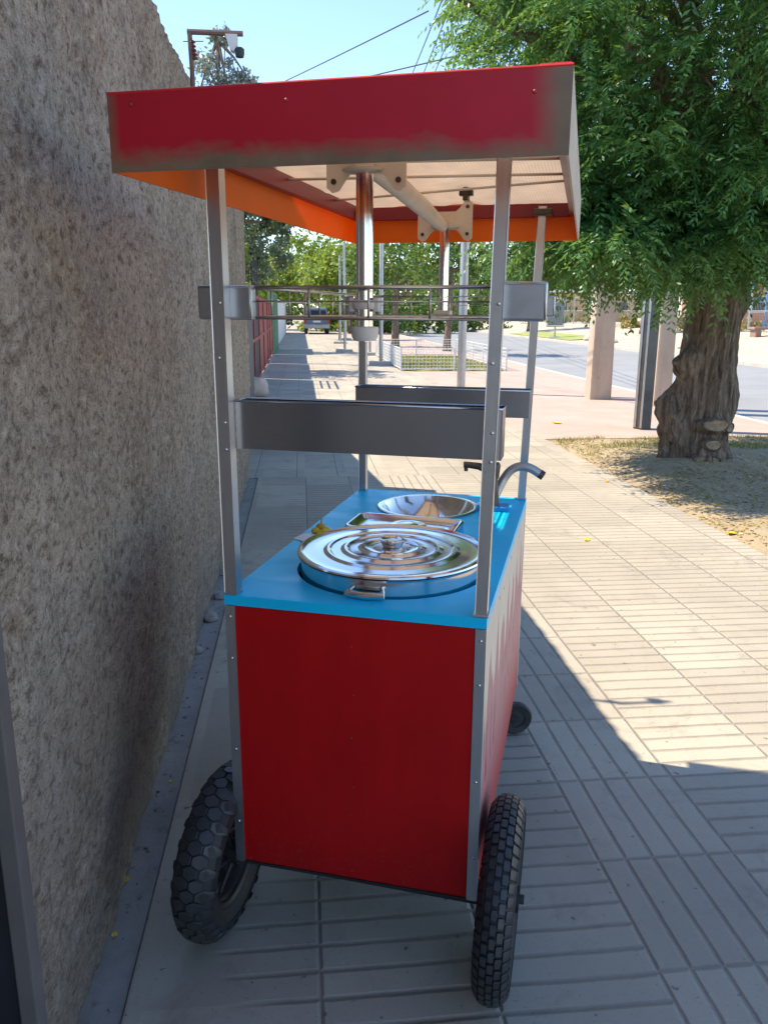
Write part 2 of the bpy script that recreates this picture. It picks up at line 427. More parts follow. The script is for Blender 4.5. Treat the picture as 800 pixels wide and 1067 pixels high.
def mk_leaf(name, stops, trans=.35, rough=.4):
    t = NT(name).set(Roughness=rough)
    oi = t.n('ShaderNodeNewGeometry')
    f = t.math('ADD', t.math('MULTIPLY', oi.outputs['Random Per Island'], .45), t.math('MULTIPLY_ADD', t.noise(t.geo(), 2.2, 3), 1.1, -.28))
    c = t.ramp(f, stops); t.base(c)
    tr = t.n('ShaderNodeBsdfTranslucent'); t.l(t.mix(.5, c, (.30, .40, .03), 'MIX'), tr.inputs[0])
    ms = t.n('ShaderNodeMixShader'); ms.inputs[0].default_value = trans
    t.l(t.b.outputs[0], ms.inputs[1]); t.l(tr.outputs[0], ms.inputs[2]); t.l(ms.outputs[0], t.o.inputs[0])
    return t.m
M_leaf = mk_leaf('pinnate_leaf', [(.25, (.040, .135, .048)), (.5, (.078, .215, .068)), (.75, (.15, .31, .085))], .40)
M_leaf_mid = mk_leaf('mid_green_leaf', [(.25, (.035, .09, .018)), (.5, (.07, .15, .03)), (.75, (.12, .21, .045))], .35)
M_leaf_dark = mk_leaf('dark_grey_leaf', [(.25, (.030, .055, .035)), (.5, (.05, .085, .05)), (.75, (.085, .125, .075))], .2)
M_leaf_lime = mk_leaf('lime_leaf', [(.25, (.12, .19, .02)), (.5, (.20, .28, .03)), (.75, (.30, .34, .05))], .4)
M_leaf_grey = mk_leaf('grey_leaf', [(.25, (.18, .22, .23)), (.5, (.25, .30, .30)), (.75, (.32, .36, .34))], .2)
M_dry = mk_leaf('dry_brush', [(.25, (.30, .21, .07)), (.5, (.42, .31, .12)), (.75, (.50, .40, .18))], .3)
M_grass = mk_leaf('grass_blade', [(.25, (.12, .15, .03)), (.5, (.22, .23, .06)), (.75, (.36, .31, .11))], .3)
M_litter = mk_leaf('leaf_litter', [(.25, (.26, .18, .07)), (.5, (.40, .29, .10)), (.75, (.52, .42, .15))], .2)
M_yleaf = plain('yellow_leaf', (.75, .52, .02), .5, 0, .15, 40)

# ------------------------------------------------------------------ the setting
def sheet(name, x0, x1, y0, y1, z, m, nx=1, ny=1):
    V, Fc = grid_fn(lambda a, b: (x0+a*(x1-x0), y0+b*(y1-y0), z), nx, ny)
    o = raw(name, V, Fc, m); tag(o, kind='structure'); return o
sheet('ground', -900, 900, -600, 1500, -.35, M_far)
def slab(name, x0, x1, y0, y1, z0, z1, m, bev=.006):
    b = B(); box(b, x0, x1, y0, y1, z0, z1, bev); o = obj(name, b, m); tag(o, kind='structure'); return o
slab('sidewalk', -.445, 3.12, -4, 7.87, -.2, 0, M_tiles)
slab('gutter', -.9, -.449, -4, 7.87, -.2, -.012, M_gutter)
slab('pavement', -1.6, 3.12, 7.876, 150, -.2, -.002, M_tiles2, .003)
slab('plaza', 3.124, 6.86, 10.13, 150, -.2, -.004, M_pink, .003)
slab('kerb', 6.864, 7.0, -4, 150, -.2, .004, M_kerb, .02)
sheet('road', 6.95, 15.05, -20, 400, -.13, M_asphalt)
slab('far_kerb', 15.0, 15.14, -20, 150, -.2, .0, M_kerb, .02)
# far side rises gently from the kerb
def far_z(x): return -.01+max(0, min(1, (x-15.2)/9))*.62
V, Fc = grid_fn(lambda a, b: (15.142+a*60, -20+b*190, far_z(15.142+a*60)+.05*noise.noise(Vector((a*40, b*120, 0)))*(a > .01)), 60, 90)
tag(raw('far_ground', V, Fc, M_far, smooth=True), kind='structure')
# dry earth round the street tree, slightly mounded
def dirt_z(x, y):
    d = math.hypot(x-4.2, y-8.2)
    e = min(1, (x-3.12)/.25)*min(1, (10.13-y)/.2)*min(1, max(0, (6.86-x))/.2)
    return -.012+max(0, e)*(.02+.10*math.exp(-(d/.75)**2)+.035*noise.noise(Vector((x*1.7, y*1.7, 0)))+.012*noise.noise(Vector((x*7, y*7, 3))))
V, Fc = grid_fn(lambda a, b: (3.124+a*3.736, -4+b*14.126, dirt_z(3.124+a*3.736, -4+b*14.126)), 90, 300)
tag(raw('dirt', V, Fc, M_dirt, smooth=True), kind='structure')

# ------------------------------------------------------------------ stucco wall
def wall_pt(y, z):
    n = noise.noise(Vector((y*1.1, z*1.1, 0)))*.014+noise.noise(Vector((y*7, z*6+y*2, 5)))*.010+noise.noise(Vector((y*24, z*23+y*4, 9)))*.008
    base = -.045*max(0, 1-z/.9)**2
    return -.495+base+n
NY, NZ = 760, 190
Y0, Y1, ZT = -3.0, 7.86, 2.64
def wf(a, b):
    y = Y0+a*(Y1-Y0); z = -.1+b*(ZT+.1); z2 = z
    if b > .999: z2 = ZT+.010*noise.noise(Vector((y*2, 0, 7)))+.004*noise.noise(Vector((y*9, 0, 2)))
    return (wall_pt(y, z), y, z2)
V, Fc = grid_fn(wf, NY, NZ)
n0 = len(V); V = list(V); Fc = list(Fc)
top = [NZ*(NY+1)+i for i in range(NY+1)]; bot = list(range(NY+1))
for i in range(NY+1): V.append((-.72, V[top[i]][1], V[top[i]][2]))
for i in range(NY+1): V.append((-.72, V[bot[i]][1], -.1))
for i in range(NY):
    Fc.append((top[i], top[i+1], n0+i+1, n0+i)); Fc.append((n0+i, n0+i+1, n0+NY+2+i, n0+NY+1+i))
for side in (0, NY):
    for j in range(NZ):
        a, b = j*(NY+1)+side, (j+1)*(NY+1)+side
        za, zb = V[a][2], V[b][2]
        V.append((-.72, V[a][1], za)); V.append((-.72, V[a][1], zb)); k = len(V)
        Fc.append((a, b, k-1, k-2))
tag(raw('stucco_wall', V, Fc, M_wall, smooth=True), 'tall rough grey brown stucco wall close along the left of the sidewalk', 'wall')

# steel gate leaf at the left edge
t = empty('steel_gate', (-.43, 1.1, 0), 0, 'dark steel gate leaf with grey frame at the lower left edge', 'gate')
b = B(); box(b, -.026, 0, -.02, .02, .02, 2.3, .003); obj('frame', b, plain('grey_steel_paint', (.10, .095, .095), .5, 0, .2), t)
b = B(); box(b, -.20, -.028, -.008, .008, .03, 2.28, .001); obj('panel', b, plain('navy_steel', (.008, .012, .02), .5, 0, .3), t)

# dark render wall and gates beyond the stucco wall
M_greywall = ground_mat('dark_render', [(.3, (.10, .095, .09)), (.5, (.13, .125, .12)), (.7, (.16, .155, .15))], 1.5, 30, .9, .006)
b = B(); prism(b, [(7.9, -.1), (15.0, -.1), (15.0, 1.95), (10.5, 2.05), (8.1, 2.5), (7.9, 2.5)], -1.12, -.86, 'X')
tag(obj('grey_wall', b, M_greywall), 'dark grey rendered wall just past the end of the stucco wall', 'wall')
M_redpaint = plain('faded_red_paint', (.30, .045, .04), .55, 0, .2, 4); M_blackpanel = plain('black_panel', (.02, .02, .022), .6, 0, .3)
for k, (ya, yb) in enumerate([(15.2, 19.8), (20.0, 25.6), (25.8, 31.0)]):
    xa = -1.0-(ya-15)*.007
    t = empty('red_gate', (xa, ya, 0), 0, ['red framed gate with black infill, nearest to the camera past the grey wall', 'red framed gate, the middle one of the row along the sidewalk', 'red framed gate standing next to the green gate'][k], 'gate', 'red gates along the sidewalk')
    L = yb-ya
    b = B()
    for y in (0, L*.5, L-.07): box(b, -.04, .04, y, y+.12, 0, 1.92, .004)
    box(b, -.035, .035, .1, L-.05, 1.84, 1.915, .004); box(b, -.035, .035, .1, L-.05, .06, .14, .004); box(b, -.035, .035, .1, L-.05, .95, 1.02, .004)
    obj('frame', b, M_redpaint, t)
    b = B(); box(b, -.012, .012, .12, L-.08, .1, 1.86)
    obj('panel', b, M_blackpanel if k == 0 else M_redpaint, t)
    if k == 0:
        b = B()
        for y in (2.6, 3.6, 4.55): box(b, -.02, .02, y, y+.04, 1.92, 2.75)
        for z in (2.2, 2.45, 2.72): box(b, -.015, .015, 2.6, 4.59, z, z+.03)
        obj('top_rails', b, M_blackmetal, t)
        b = B(); box(b, .041, .06, .62, .72, .05, 1.7, .004); obj('edge_strip', b, plain('white_trim', (.6, .58, .55), .6), t)
b = B(); box(b, -1.2, -.98, 31.2, 36, -.05, 2.25, .01)
for k in range(24): box(b, -.979, -.962, 31.3+k*.195, 31.4+k*.195, 0, 2.2)
tag(obj('green_gate', b, plain('green_paint', (.09, .26, .15), .5, 0, .1)), 'pale green metal gate between the red gates and the white wall', 'gate')
b = B(); box(b, -1.35, -1.08, 36.2, 62, -.05, 2.05, .01); box(b, -1.38, -1.05, 36.2, 62, 2.052, 2.12, .01)
tag(obj('white_wall', b, plain('white_wash', (.72, .72, .72), .8, 0, .08, 2)), 'low whitewashed wall far along the left of the sidewalk', 'wall')
def rock(name, loc, r, m, label, cat='stone', sq=(1, 1, .7), group=None, seed=0):
    b = B(); bmesh.ops.create_icosphere(b, subdivisions=3, radius=1)
    for v in b.verts:
        n = 1+.35*noise.noise(v.co*1.2+Vector((seed*3.1, 0, 0)))+.12*noise.noise(v.co*4+Vector((seed, 0, 0)))
        v.co = Vector((v.co.x*sq[0], v.co.y*sq[1], v.co.z*sq[2]))*(r*n)
    o = obj(name, b, m, None, True); o.location = loc; tag(o, label, cat, group); return o
M_stone = ground_mat('pale_stone', [(.3, (.42, .36, .31)), (.5, (.52, .46, .41)), (.7, (.6, .54, .49))], 3, 20, .9, .01)
M_stone2 = ground_mat('grey_stone', [(.3, (.16, .15, .14)), (.5, (.24, .225, .21)), (.7, (.32, .3, .28))], 6, 30, .9, .01)
rock('boulder', (-.83, 15.6, .17), .26, M_stone, 'pale pinkish boulder at the foot of the red gate', 'boulder', (.8, .9, .85), None, 3)
for k, (x, y, r) in enumerate([(-.515, 4.12, .045), (-.50, 4.45, .03), (-.53, 3.7, .03), (-.52, 4.9, .04)]):
    rock('rubble_stone', (x, y, r*.4-.012), r, M_stone2, 'small grey rubble stone lying in the gutter at the wall foot', 'stone', (1, 1, .7), 'rubble stones along the wall foot', k)

rg = np.random.default_rng(77); gv, gf = [], []; c0 = 0
for _ in range(110):
    y = rg.uniform(.9, 7.5); x = -.525+abs(rg.normal(0, .028)) if rg.random() < .75 else rg.uniform(-.5, .2); r = rg.uniform(.002, .006)*(1.2 if x < -.46 else .6)
    z = (-.012 if x < -.449 else 0)+r*.5
    q = rg.normal(0, .25, (6, 3))+np.array([(1, 0, 0), (-1, 0, 0), (0, 1, 0), (0, -1, 0), (0, 0, .8), (0, 0, -.8)])
    gv.append(q*r+np.array([x, y, z])); gf.append(np.array([(0, 2, 4), (2, 1, 4), (1, 3, 4), (3, 0, 4), (2, 0, 5), (1, 2, 5), (3, 1, 5), (0, 3, 5)])+c0); c0 += 6
tag(raw('grit', np.concatenate(gv), np.concatenate(gf), M_stone2), 'loose grit and crumbs along the foot of the stucco wall', 'grit', None, 'stuff')

# camera arm on top of the wall
t = empty('security_camera', (-.42, 3.68, 2.58), 0, 'security camera hanging from a pole and arm at the wall top', 'camera')
M_brownpipe = plain('brown_pipe', (.14, .085, .07), .6, 0, .3, 20)
b = B(); tube(b, [(.004, 0, -.30), (.001, 0, -.1), (0, 0, .0), (-.003, 0, .11)], .010, 10); obj('pole', b, M_brownpipe, t)
b = B(); tube(b, [(-.012, 0, .108), (.21, 0, .108)], .011, 8); tube(b, [(-.03, 0, .072), (.05, .01, .078)], .002, 6); obj('arm', b, M_brownpipe, t)
M_rust = plain('rust_ceramic', (.16, .05, .035), .5, 0, .3)
for k in range(5): b = B(); lathe(b, [(.004, 0), (.014, .004), (.010, .010), (.004, .014)], 10, (.014-.002*k, 0, .005+.015*k)); obj('insulator', b, M_rust, t)
b = B(); prism(b, [(.14, .10), (.188, .10), (.186, .060), (.172, .038), (.158, .045)], -.022, .022, 'Y'); obj('housing', b, M_white_plastic, t)
b = B(); lathe(b, [(.0, -.02), (.016, -.018), (.019, -.005), (.019, .012), (.012, .018), (0, .019)], 16, (.195, -.012, .036)); obj('lens_head', b, M_dark, t, True, 40)

# ------------------------------------------------------------------ leaves
def sprays(P, D, L, npair, lw, ll, droop, rng):
    """pinnate sprays: P base points (n,3), D unit directions, each with npair leaflet pairs; vectorised"""
    n = len(P); z = np.array([0, 0, 1.0])
    S = np.cross(D, z); S /= np.linalg.norm(S, axis=1, keepdims=True)+1e-9
    roll = rng.uniform(-.8, .8, (n, 1)); N = np.cross(S, D)
    S, N = S*np.cos(roll)+N*np.sin(roll), N*np.cos(roll)-S*np.sin(roll)
    vs, fs = [], []; c = 0
    L = L*rng.uniform(.6, 1.25, (n, 1))
    for k in range(npair):
        tt = (k+1)/npair
        ax = P+D*L*tt; ax[:, 2:] -= droop*L*tt**2
        dd = D.copy(); dd[:, 2] -= 2*droop*tt; dd /= np.linalg.norm(dd, axis=1, keepdims=True)
        for s in (-1, 1):
            le = ll*(1.1-.55*abs(tt-.45))*rng.uniform(.7, 1.2, (n, 1))
            out = S*s*.8+dd*.65+rng.normal(0, .22, (n, 3)); out[:, 2] -= .25
            out /= np.linalg.norm(out, axis=1, keepdims=True)
            sd = np.cross(out, N+rng.normal(0, .3, (n, 3))); sd /= np.linalg.norm(sd, axis=1, keepdims=True)+1e-9
            a = ax; m = ax+out*le*.45; e = ax+out*le
            vs.append(np.stack([a, m+sd*lw*.5, e, m-sd*lw*.5], 1).reshape(-1, 3))
            fs.append(np.arange(n*4).reshape(n, 4)+c); c += n*4
    return np.concatenate(vs), np.concatenate(fs)
def cards(P, size, rng, up=.3):
    """single leaf-shaped quads at points P"""
    n = len(P); d = rng.normal(0, 1, (n, 3)); d[:, 2] -= up; d /= np.linalg.norm(d, axis=1, keepdims=True)
    s = np.cross(d, rng.normal(0, 1, (n, 3))); s /= np.linalg.norm(s, axis=1, keepdims=True)
    l = size*rng.uniform(.6, 1.4, (n, 1))
    v = np.stack([P, P+d*l*.5+s*l*.28, P+d*l, P+d*l*.5-s*l*.28], 1).reshape(-1, 3)
    return v, np.arange(n*4).reshape(n, 4)
def cluster_points(centres, radii, per, rng, shell=.55):
    out = []
    for c, r in zip(centres, radii):
        d = rng.normal(0, 1, (per, 3)); d /= np.linalg.norm(d, axis=1, keepdims=True)
        out.append(np.array(c)+d*(shell+(1-shell)*rng.uniform(0, 1, (per, 1)))*r)
    return np.concatenate(out)

# ------------------------------------------------------------------ street tree at the right
TX, TY = 4.25, 8.25
tree = empty('street_tree', (TX, TY, 0), 0, 'big gnarled street tree with drooping feathery leaves in the dirt strip', 'tree')
def trunk_mesh():
    nu, nv = 160, 170
    burls = [(-2.85, 1.06, .30, .17, .20), (-2.55, 1.16, .35, .12, .08), (-3.10, .66, .42, .22, .25), (-2.75, .40, .35, .20, .15), (-3.3, .36, .4, .2, .12), (-1.35, .40, .36, .22, .08), (-1.7, .12, .5, .16, .10), (3.0, .1, .6, .16, .10), (-.35, .78, .26, .22, .06), (-.5, .55, .25, .16, .05), (-.9, .1, .5, .14, .06), (1.5, .3, .7, .4, .1), (-.42, 1.72, .22, .16, .07), (-2.8, 1.75, .2, .2, .06)]
    V = []
    for j in range(nv+1):
        z = -.08+j/nv*2.75
        r0 = .285+.06*math.exp(-max(0, z)/.14)-.012*z+.05*max(0, z-1.9)
        for i in range(nu):
            a = 2*math.pi*i/nu; r = r0
            for (ba, bz, wa, wz, h) in burls:
                da = (a-ba+math.pi) % (2*math.pi)-math.pi
                q = (da/wa)**2+((z-bz)/wz)**2
                r += h*math.exp(-q*1.3)*(1+.25*noise.noise(Vector((a*9, z*12, 1))))
            p3 = Vector((math.cos(a)*2.2, math.sin(a)*2.2, z*1.2))
            r += .035*noise.noise(p3)+.018*noise.noise(Vector((math.cos(a)*9, math.sin(a)*9, z*1.6)))-.022*abs(noise.noise(Vector((math.cos(a)*7+z*.3, math.sin(a)*7, z*.9))))+.012*noise.noise(Vector((math.cos(a)*20, math.sin(a)*20, z*4)))+.010*noise.noise(Vector((math.cos(a)*12, math.sin(a)*12, z*13)))
            lean = .02*z
            V.append((r*math.cos(a)+lean, r*math.sin(a), z))
    Fc = [(j*nu+i, j*nu+(i+1) % nu, (j+1)*nu+(i+1) % nu, (j+1)*nu+i) for j in range(nv) for i in range(nu)]
    return V, Fc
V, Fc = trunk_mesh(); raw('trunk', V, Fc, M_bark, tree, True)
# sawn branch stubs low on the trunk
for (a, z, r, s) in [(-1.62, .47, .085, 1.5), (-1.78, .10, .075, 1.6), (-1.20, .44, .06, .9), (-1.66, .27, .075, 1.1)]:
    b = B(); lathe(b, [(r*1.7, -.16), (r*1.35, -.05), (r*1.18, .012), (r*1.08, .034), (r*.97, .036), (r*.86, .026), (r*.4, .022), (0, .020)], 28)
    for f in b.faces:
        f.material_index = 1 if all(math.hypot(v.co.x, v.co.y) < r*.9 and v.co.z > 0 for v in f.verts) else 0
    for v in b.verts: v.co *= 1+.30*noise.noise(v.co*11+Vector((a, z, 0)))
    o = obj('cut_stub', b, [M_bark, M_cut], tree, True, 40)
    rr = .355+.05*math.exp(-z/.14)
    o.location = (rr*math.cos(a), rr*math.sin(a), z); o.rotation_euler = Vector((math.cos(a), math.sin(a), .15)).to_track_quat('Z', 'Y').to_euler(); o.scale = (s, .75, 1)
limbs = []
b = B()
def limb(p, q, r0, r1, sag=.25, n=9, jit=.12):
    p, q = Vector(p), Vector(q); pts = []
    for i in range(n):
        f = i/(n-1); c = p.lerp(q, f); c.z += sag*math.sin(f*math.pi)
        c += Vector((noise.noise(c*1.3), noise.noise(c*1.3+Vector((9, 0, 0))), noise.noise(c*1.3+Vector((0, 9, 0)))))*jit*math.sin(f*math.pi)
        pts.append(c)
    tube(b, pts, [r0+(r1-r0)*i/(n-1) for i in range(n)], 10); limbs.append(pts); return pts
ends = [(-2.6, -.5, 4.1), (-1.7, -1.5, 3.6), (-.6, -2.0, 4.4), (.9, -1.7, 4.0), (2.0, -.6, 4.6), (1.6, 1.3, 5.2), (-.3, 1.7, 5.4), (-1.9, 1.0, 5.0), (0, -.2, 6.2), (-1.2, -.3, 5.6), (.9, -.6, 5.6), (-2.0, -.6, 5.2)]
for e in ends:
    st = Vector((.05+.12*e[0]/2.5, .12*e[1]/2, 2.35+random.uniform(-.15, .25)))
    pts = limb(st, e, .13, .03, .35)
    for _ in range(4):
        s = pts[random.randint(3, 8)]
        d = Vector((random.gauss(0, 1), random.gauss(0, 1), random.gauss(.1, .6))).normalized()*random.uniform(.5, 1.1)
        limb(s, s+d, .028, .008, .1, 6, .08)
obj('limbs', b, M_bark, tree, True)
rng = np.random.default_rng(11)
cen, rad = [], []
for _ in range(9000):
    c = rng.normal(0, 1, 3); c /= np.linalg.norm(c); c *= rng.uniform(.2, 1)**.45
    x, y, z = c[0]*3.0, c[1]*2.4, 4.3+c[2]*2.3
    r2 = math.hypot(x, y); r = rng.uniform(.42, .85)
    low = 2.55+.35*noise.noise(Vector((x*.9, y*.9, 0)))
    if r2 < .9 and z < 2.9: continue
    if z < low+.1: continue
    if x > .55 and z < 3.0 and y < 1.0: continue            # the lower right side is open
    if TX+x < .175*(TY+y)+.30+.3*r: continue                 # lopsided crown, thinner towards the sidewalk
    if any((x-a[0])**2+(y-a[1])**2+((z-a[2])*1.5)**2 < (.60*(r+q))**2 for a, q in zip(cen, rad)): continue
    cen.append((x, y, z)); rad.append(r)
    if len(cen) >= 210: break
print('crown pads', len(cen))
nb = len(cen)
for _ in range(95):
    x = rng.uniform(-2.1, .45); y = rng.uniform(-1.5, .4)
    cen.append((x, y, 2.02+rng.uniform(0, .6)+.12*max(0, -x-1.2))); rad.append(rng.uniform(.24, .4))
cen = np.array(cen)
Ps, Ds = [], []
for k, (c, r) in enumerate(zip(cen, rad)):
    n = int(135*r**1.6)+14
    d = rng.normal(0, 1, (n, 3)); d[:, 2] = d[:, 2]*.45+.15; d /= np.linalg.norm(d, axis=1, keepdims=True)
    q = d*r*rng.uniform(.0, .75, (n, 1)); q[:, 2] *= .7
    out = (c-np.array([0, 0, 4.0])); out[2] *= .3; out /= np.linalg.norm(out)+.3
    dd = d*1.2+out*.55+rng.normal(0, .18, (n, 3))
    Ps.append(c+q); Ds.append(dd/np.linalg.norm(dd, axis=1, keepdims=True))
P = np.concatenate(Ps); D = np.concatenate(Ds)
vs, fs = sprays(P, D, .42, 11, .024, .078, .42, rng)
raw('crown', vs, fs, M_leaf, tree)

# ------------------------------------------------------------------ other trees
def tree_card(name, loc, h, tr, crowns, mat, label, n_per=260, size=.16, group=None, seed=1, trunk_h=None, lean=(0, 0)):
    t = empty(name, loc, 0, label, 'tree', group); rg = np.random.default_rng(seed)
    b = B(); th = trunk_h or h*.6; pts = [(lean[0]*f, lean[1]*f, -.1+f*(th+.1)) for f in np.linspace(0, 1, 8)]
    pts = [Vector(p)+Vector((noise.noise(Vector((seed, 0, p[2]))), noise.noise(Vector((0, seed, p[2]))), 0))*.06 for p in pts]
    tube(b, pts, [tr*(1.25 if i == 0 else 1-.09*i) for i in range(8)], 10)
    for k in range(6):
        c = crowns[k % len(crowns)]; q = Vector(c[:3])+Vector((random.gauss(0, .3), random.gauss(0, .3), 0))*c[3]
        s = pts[random.randint(3, 7)]
        tube(b, [s, s.lerp(q, .5)+Vector((0, 0, .1)), q], [tr*.45, tr*.25, tr*.08], 7)
    obj('trunk', b, M_bark, t, True)
    cs, rs = [], []
    for (x, y, z, r) in crowns:
        for _ in range(16):
            d = rg.normal(0, 1, 3); d /= np.linalg.norm(d); d *= rg.uniform(.3, 1)
            cs.append((x+d[0]*r, y+d[1]*r, z+d[2]*r*.8)); rs.append(r*rg.uniform(.22, .42))
    P = cluster_points(cs, rs, max(8, int(n_per/16)), rg, .3)
    v, f = cards(P, size, rg, .6); raw('crown', v, f, mat, t)
    return t
# mid-green street trees seen under the canopy
tree_card('street_tree', (4.35, 38.0, 0), 6, .20, [(0, 0, 3.7, 1.9), (1.4, .5, 3.6, 1.7), (-1.2, .3, 3.6, 1.4), (.4, 0, 5.0, 1.8)], M_leaf_mid, 'mid green round tree with dark trunk left behind the low wire fence', 900, .2, None, 3, 3.4)
tree_card('street_tree', (6.0, 33.6, 0), 6, .17, [(0, 0, 3.6, 1.6), (1.2, -.3, 3.4, 1.2), (-.8, .4, 3.8, 1.4), (.3, 0, 5.0, 1.6)], M_leaf_mid, 'mid green tree with pale crooked trunk rising from the fenced lawn', 900, .18, None, 4, 3.2, (.15, 0))
tree_card('street_tree', (17.5, 62, .1), 9, .25, [(0, 0, 4.6, 2.6), (2, 0, 4.4, 2.2), (0, 0, 6.6, 2.6), (-2, 0, 5, 2)], M_leaf_mid, 'broad green tree across the road behind the grey steel pole', 800, .3, None, 5, 4)
tree_card('street_tree', (20.5, 48, .2), 8, .2, [(0, 0, 4.2, 2.0), (-1.5, 0, 4.4, 1.8), (1.6, 0, 4.8, 1.8), (0, 0, 6, 2)], M_leaf_lime, 'yellow green tree across the road above the grey notice board', 800, .26, None, 6, 3.6)
# lime trees far along the sidewalk
for k, (x, y, h, r, lb) in enumerate([(2.2, 47, 5.5, 1.5, 'slim lime green sapling nearest the parked van on the sidewalk'), (3.6, 60, 8, 2.4, 'lime green tree to the right of the parked car'), (.4, 82, 10, 2.9, 'bright lime tree directly behind the parked car'), (4.6, 88, 12, 3.2, 'tall lime green tree closing the view down the sidewalk'), (-1.6, 70, 6, 1.8, 'small lime tree rising over the whitewashed wall')]):
    lb = lb.replace('parked van', 'parked car')
    tree_card('lime_tree', (x, y, 0), h, .07 if k == 0 else .14, [(0, 0, h*.55, r), (r*.7, 0, h*.65, r*.75), (-r*.7, 0, h*.6, r*.8), (0, 0, h*.82, r*.8)], M_leaf_lime, lb, 620, .12+.003*y, 'lime trees far along the sidewalk', 20+k, h*.5)
# dark trees over the left walls
tree_card('dark_tree', (-2.6, 22, 0), 7, .22, [(.5, 0, 3.5, 1.1), (1.1, .6, 4.2, 1.0), (.2, -.3, 5.0, 1.2), (1.3, 1, 2.9, .8), (2.0, 1, 3.9, .6)], M_leaf_dark, 'dark grey green tree overhanging the red gates', 1100, .13, None, 31, 5)
tree_card('dark_tree', (-2.6, 33, 0), 8, .2, [(0, 0, 4.4, 1.7), (1.5, 0, 3.6, 1.3), (.7, 0, 6.0, 1.5)], M_leaf_dark, 'dark feathery tree beyond the first one over the green gate', 900, .16, None, 32, 5)
tree_card('lime_tree', (-1.3, 12.5, 0), 4.2, .04, [(.28, 0, 2.85, .32), (.36, .4, 2.4, .26), (.2, .2, 3.2, .25)], M_leaf_lime, 'small bright green bush tip peeping over the dark grey wall', 420, .09, None, 33, 2.6)
tree_card('grey_tree', (-2.25, 26.5, -.75), 11, .14, [(0, 0, 8.6, .75), (.5, 0, 8.1, .6), (-.3, 0, 9.4, .55), (.1, 0, 10.1, .35), (.7, 0, 8.9, .4), (-.5, 0, 8.3, .5), (.2, 0, 9.1, .5)], M_leaf_grey, 'thin grey leaved tree top showing over the stucco wall', 700, .11, None, 34, 10)
for k, (x, y, h, r, m, lb) in enumerate([(9, 120, 11, 3.6, M_leaf_mid, 'distant green tree at the end of the road, left one'), (16, 125, 12, 4.2, M_leaf_mid, 'distant green tree at the end of the road, broad middle one'), (24, 110, 10, 3.8, M_leaf_mid, 'distant green tree right of the road end'), (34, 100, 8, 3.4, M_leaf_lime, 'distant yellow green tree behind the wire fence'), (-5, 105, 13, 4, M_leaf_dark, 'distant dark tree behind the whitewashed wall')]):
    tree_card('distant_tree', (x, y, 0), h, .25, [(0, 0, h*.5, r), (r*.7, 0, h*.6, r*.75), (-r*.7, 0, h*.55, r*.8), (0, 0, h*.8, r*.8)], m, lb, 620, .5, None, 50+k, h*.5)

for k, (x, y, wd, h, m, lb) in enumerate([(2.9, 66, 2.2, 2.6, M_leaf_lime, 'yellow green bush at the far end of the sidewalk, right of the parked car'), (5.6, 62, 2.6, 3.0, M_leaf_mid, 'round green bush beyond the lawn fence, leftmost of the three'), (9.6, 66, 3.0, 3.4, M_leaf_mid, 'round green bush beyond the lawn fence, middle of the three'), (14.2, 72, 3.2, 3.6, M_leaf_mid, 'round green bush beyond the lawn fence, rightmost of the three'), (-3.2, 72, 2.6, 3.4, M_leaf_dark, 'dark bush closing the far end of the whitewashed wall')]):
    rg = np.random.default_rng(120+k)
    cs = [(rg.normal(0, wd*.5), rg.normal(0, 1.2), abs(rg.normal(0, h*.38))+.2) for _ in range(46)]
    P = cluster_points(cs, [wd*.26]*46, 60, rg, .2); P[:, 2] = np.abs(P[:, 2])
    v, f = cards(P, .32, rg, .2); o = raw('round_bush', v, f, m); o.location = (x, y, 0); tag(o, lb, 'bush')
rg = np.random.default_rng(9)
cs = [(rg.uniform(-110, 190), rg.uniform(140, 170), abs(rg.normal(3.5, 2.6))) for _ in range(700)]
P = cluster_points(cs, [2.6]*700, 40, rg, .2); v, f = cards(P, 1.5, rg, .2)
tag(raw('far_wood', v, f, M_leaf_mid), 'far off belt of green trees closing the horizon', 'trees', None, 'stuff')

# ------------------------------------------------------------------ poles and posts
def hpole(loc, w, d, h, rz, label, name='utility_pole'):
    """tapered concrete pole with a sunk web on its faces"""
    t = empty(name, loc, rz, label, 'pole')
    b = B(); k = .62
    lv = [(-.1, 1)]+[(h, k)]
    poly = [(-.5, -.5), (.5, -.5), (.5, .5), (-.5, .5)]
    rings = [[b.verts.new((px*w*s, py*d*s, z)) for px, py in poly] for z, s in lv]
    n = len(poly)
    for i in range(n): b.faces.new((rings[0][i], rings[0][(i+1) % n], rings[1][(i+1) % n], rings[1][i]))
    b.faces.new(rings[1]); bmesh.ops.recalc_face_normals(b, faces=b.faces[:])
    bmesh.ops.bevel(b, geom=[e for e in b.edges if abs(e.verts[0].co.z-e.verts[1].co.z) > 1], offset=.012, segments=2, affect='EDGES')
    obj('shaft', b, M_pole, t)
    return t
p1 = hpole((5.60, 14.95, 0), .42, .30, 9.2, .04, 'pale concrete utility pole with cross arm, nearest the road kerb')
b = B(); box(b, -1.0, 1.0, -.26, -.16, 7.35, 7.45, .005); box(b, -.8, .8, -.26, -.16, 8.3, 8.4, .005); obj('cross_arm', b, M_galv, p1)
for x in (-.95, -.35, .35, .95):
    b = B(); lathe(b, [(.02, 0), (.05, .03), (.03, .06), (.055, .09), (.03, .13), (0, .14)], 12, (x, -.21, 7.452)); obj('insulator', b, M_white_plastic, p1, True)
hpole((6.34, 13.9, 0), .32, .28, 8.5, .05, 'concrete utility pole half hidden behind the black steel post')
t = empty('steel_post', (4.78, 10.95, 0), .35, 'square steel post, black on its shaded side, beside the dirt strip', 'post')
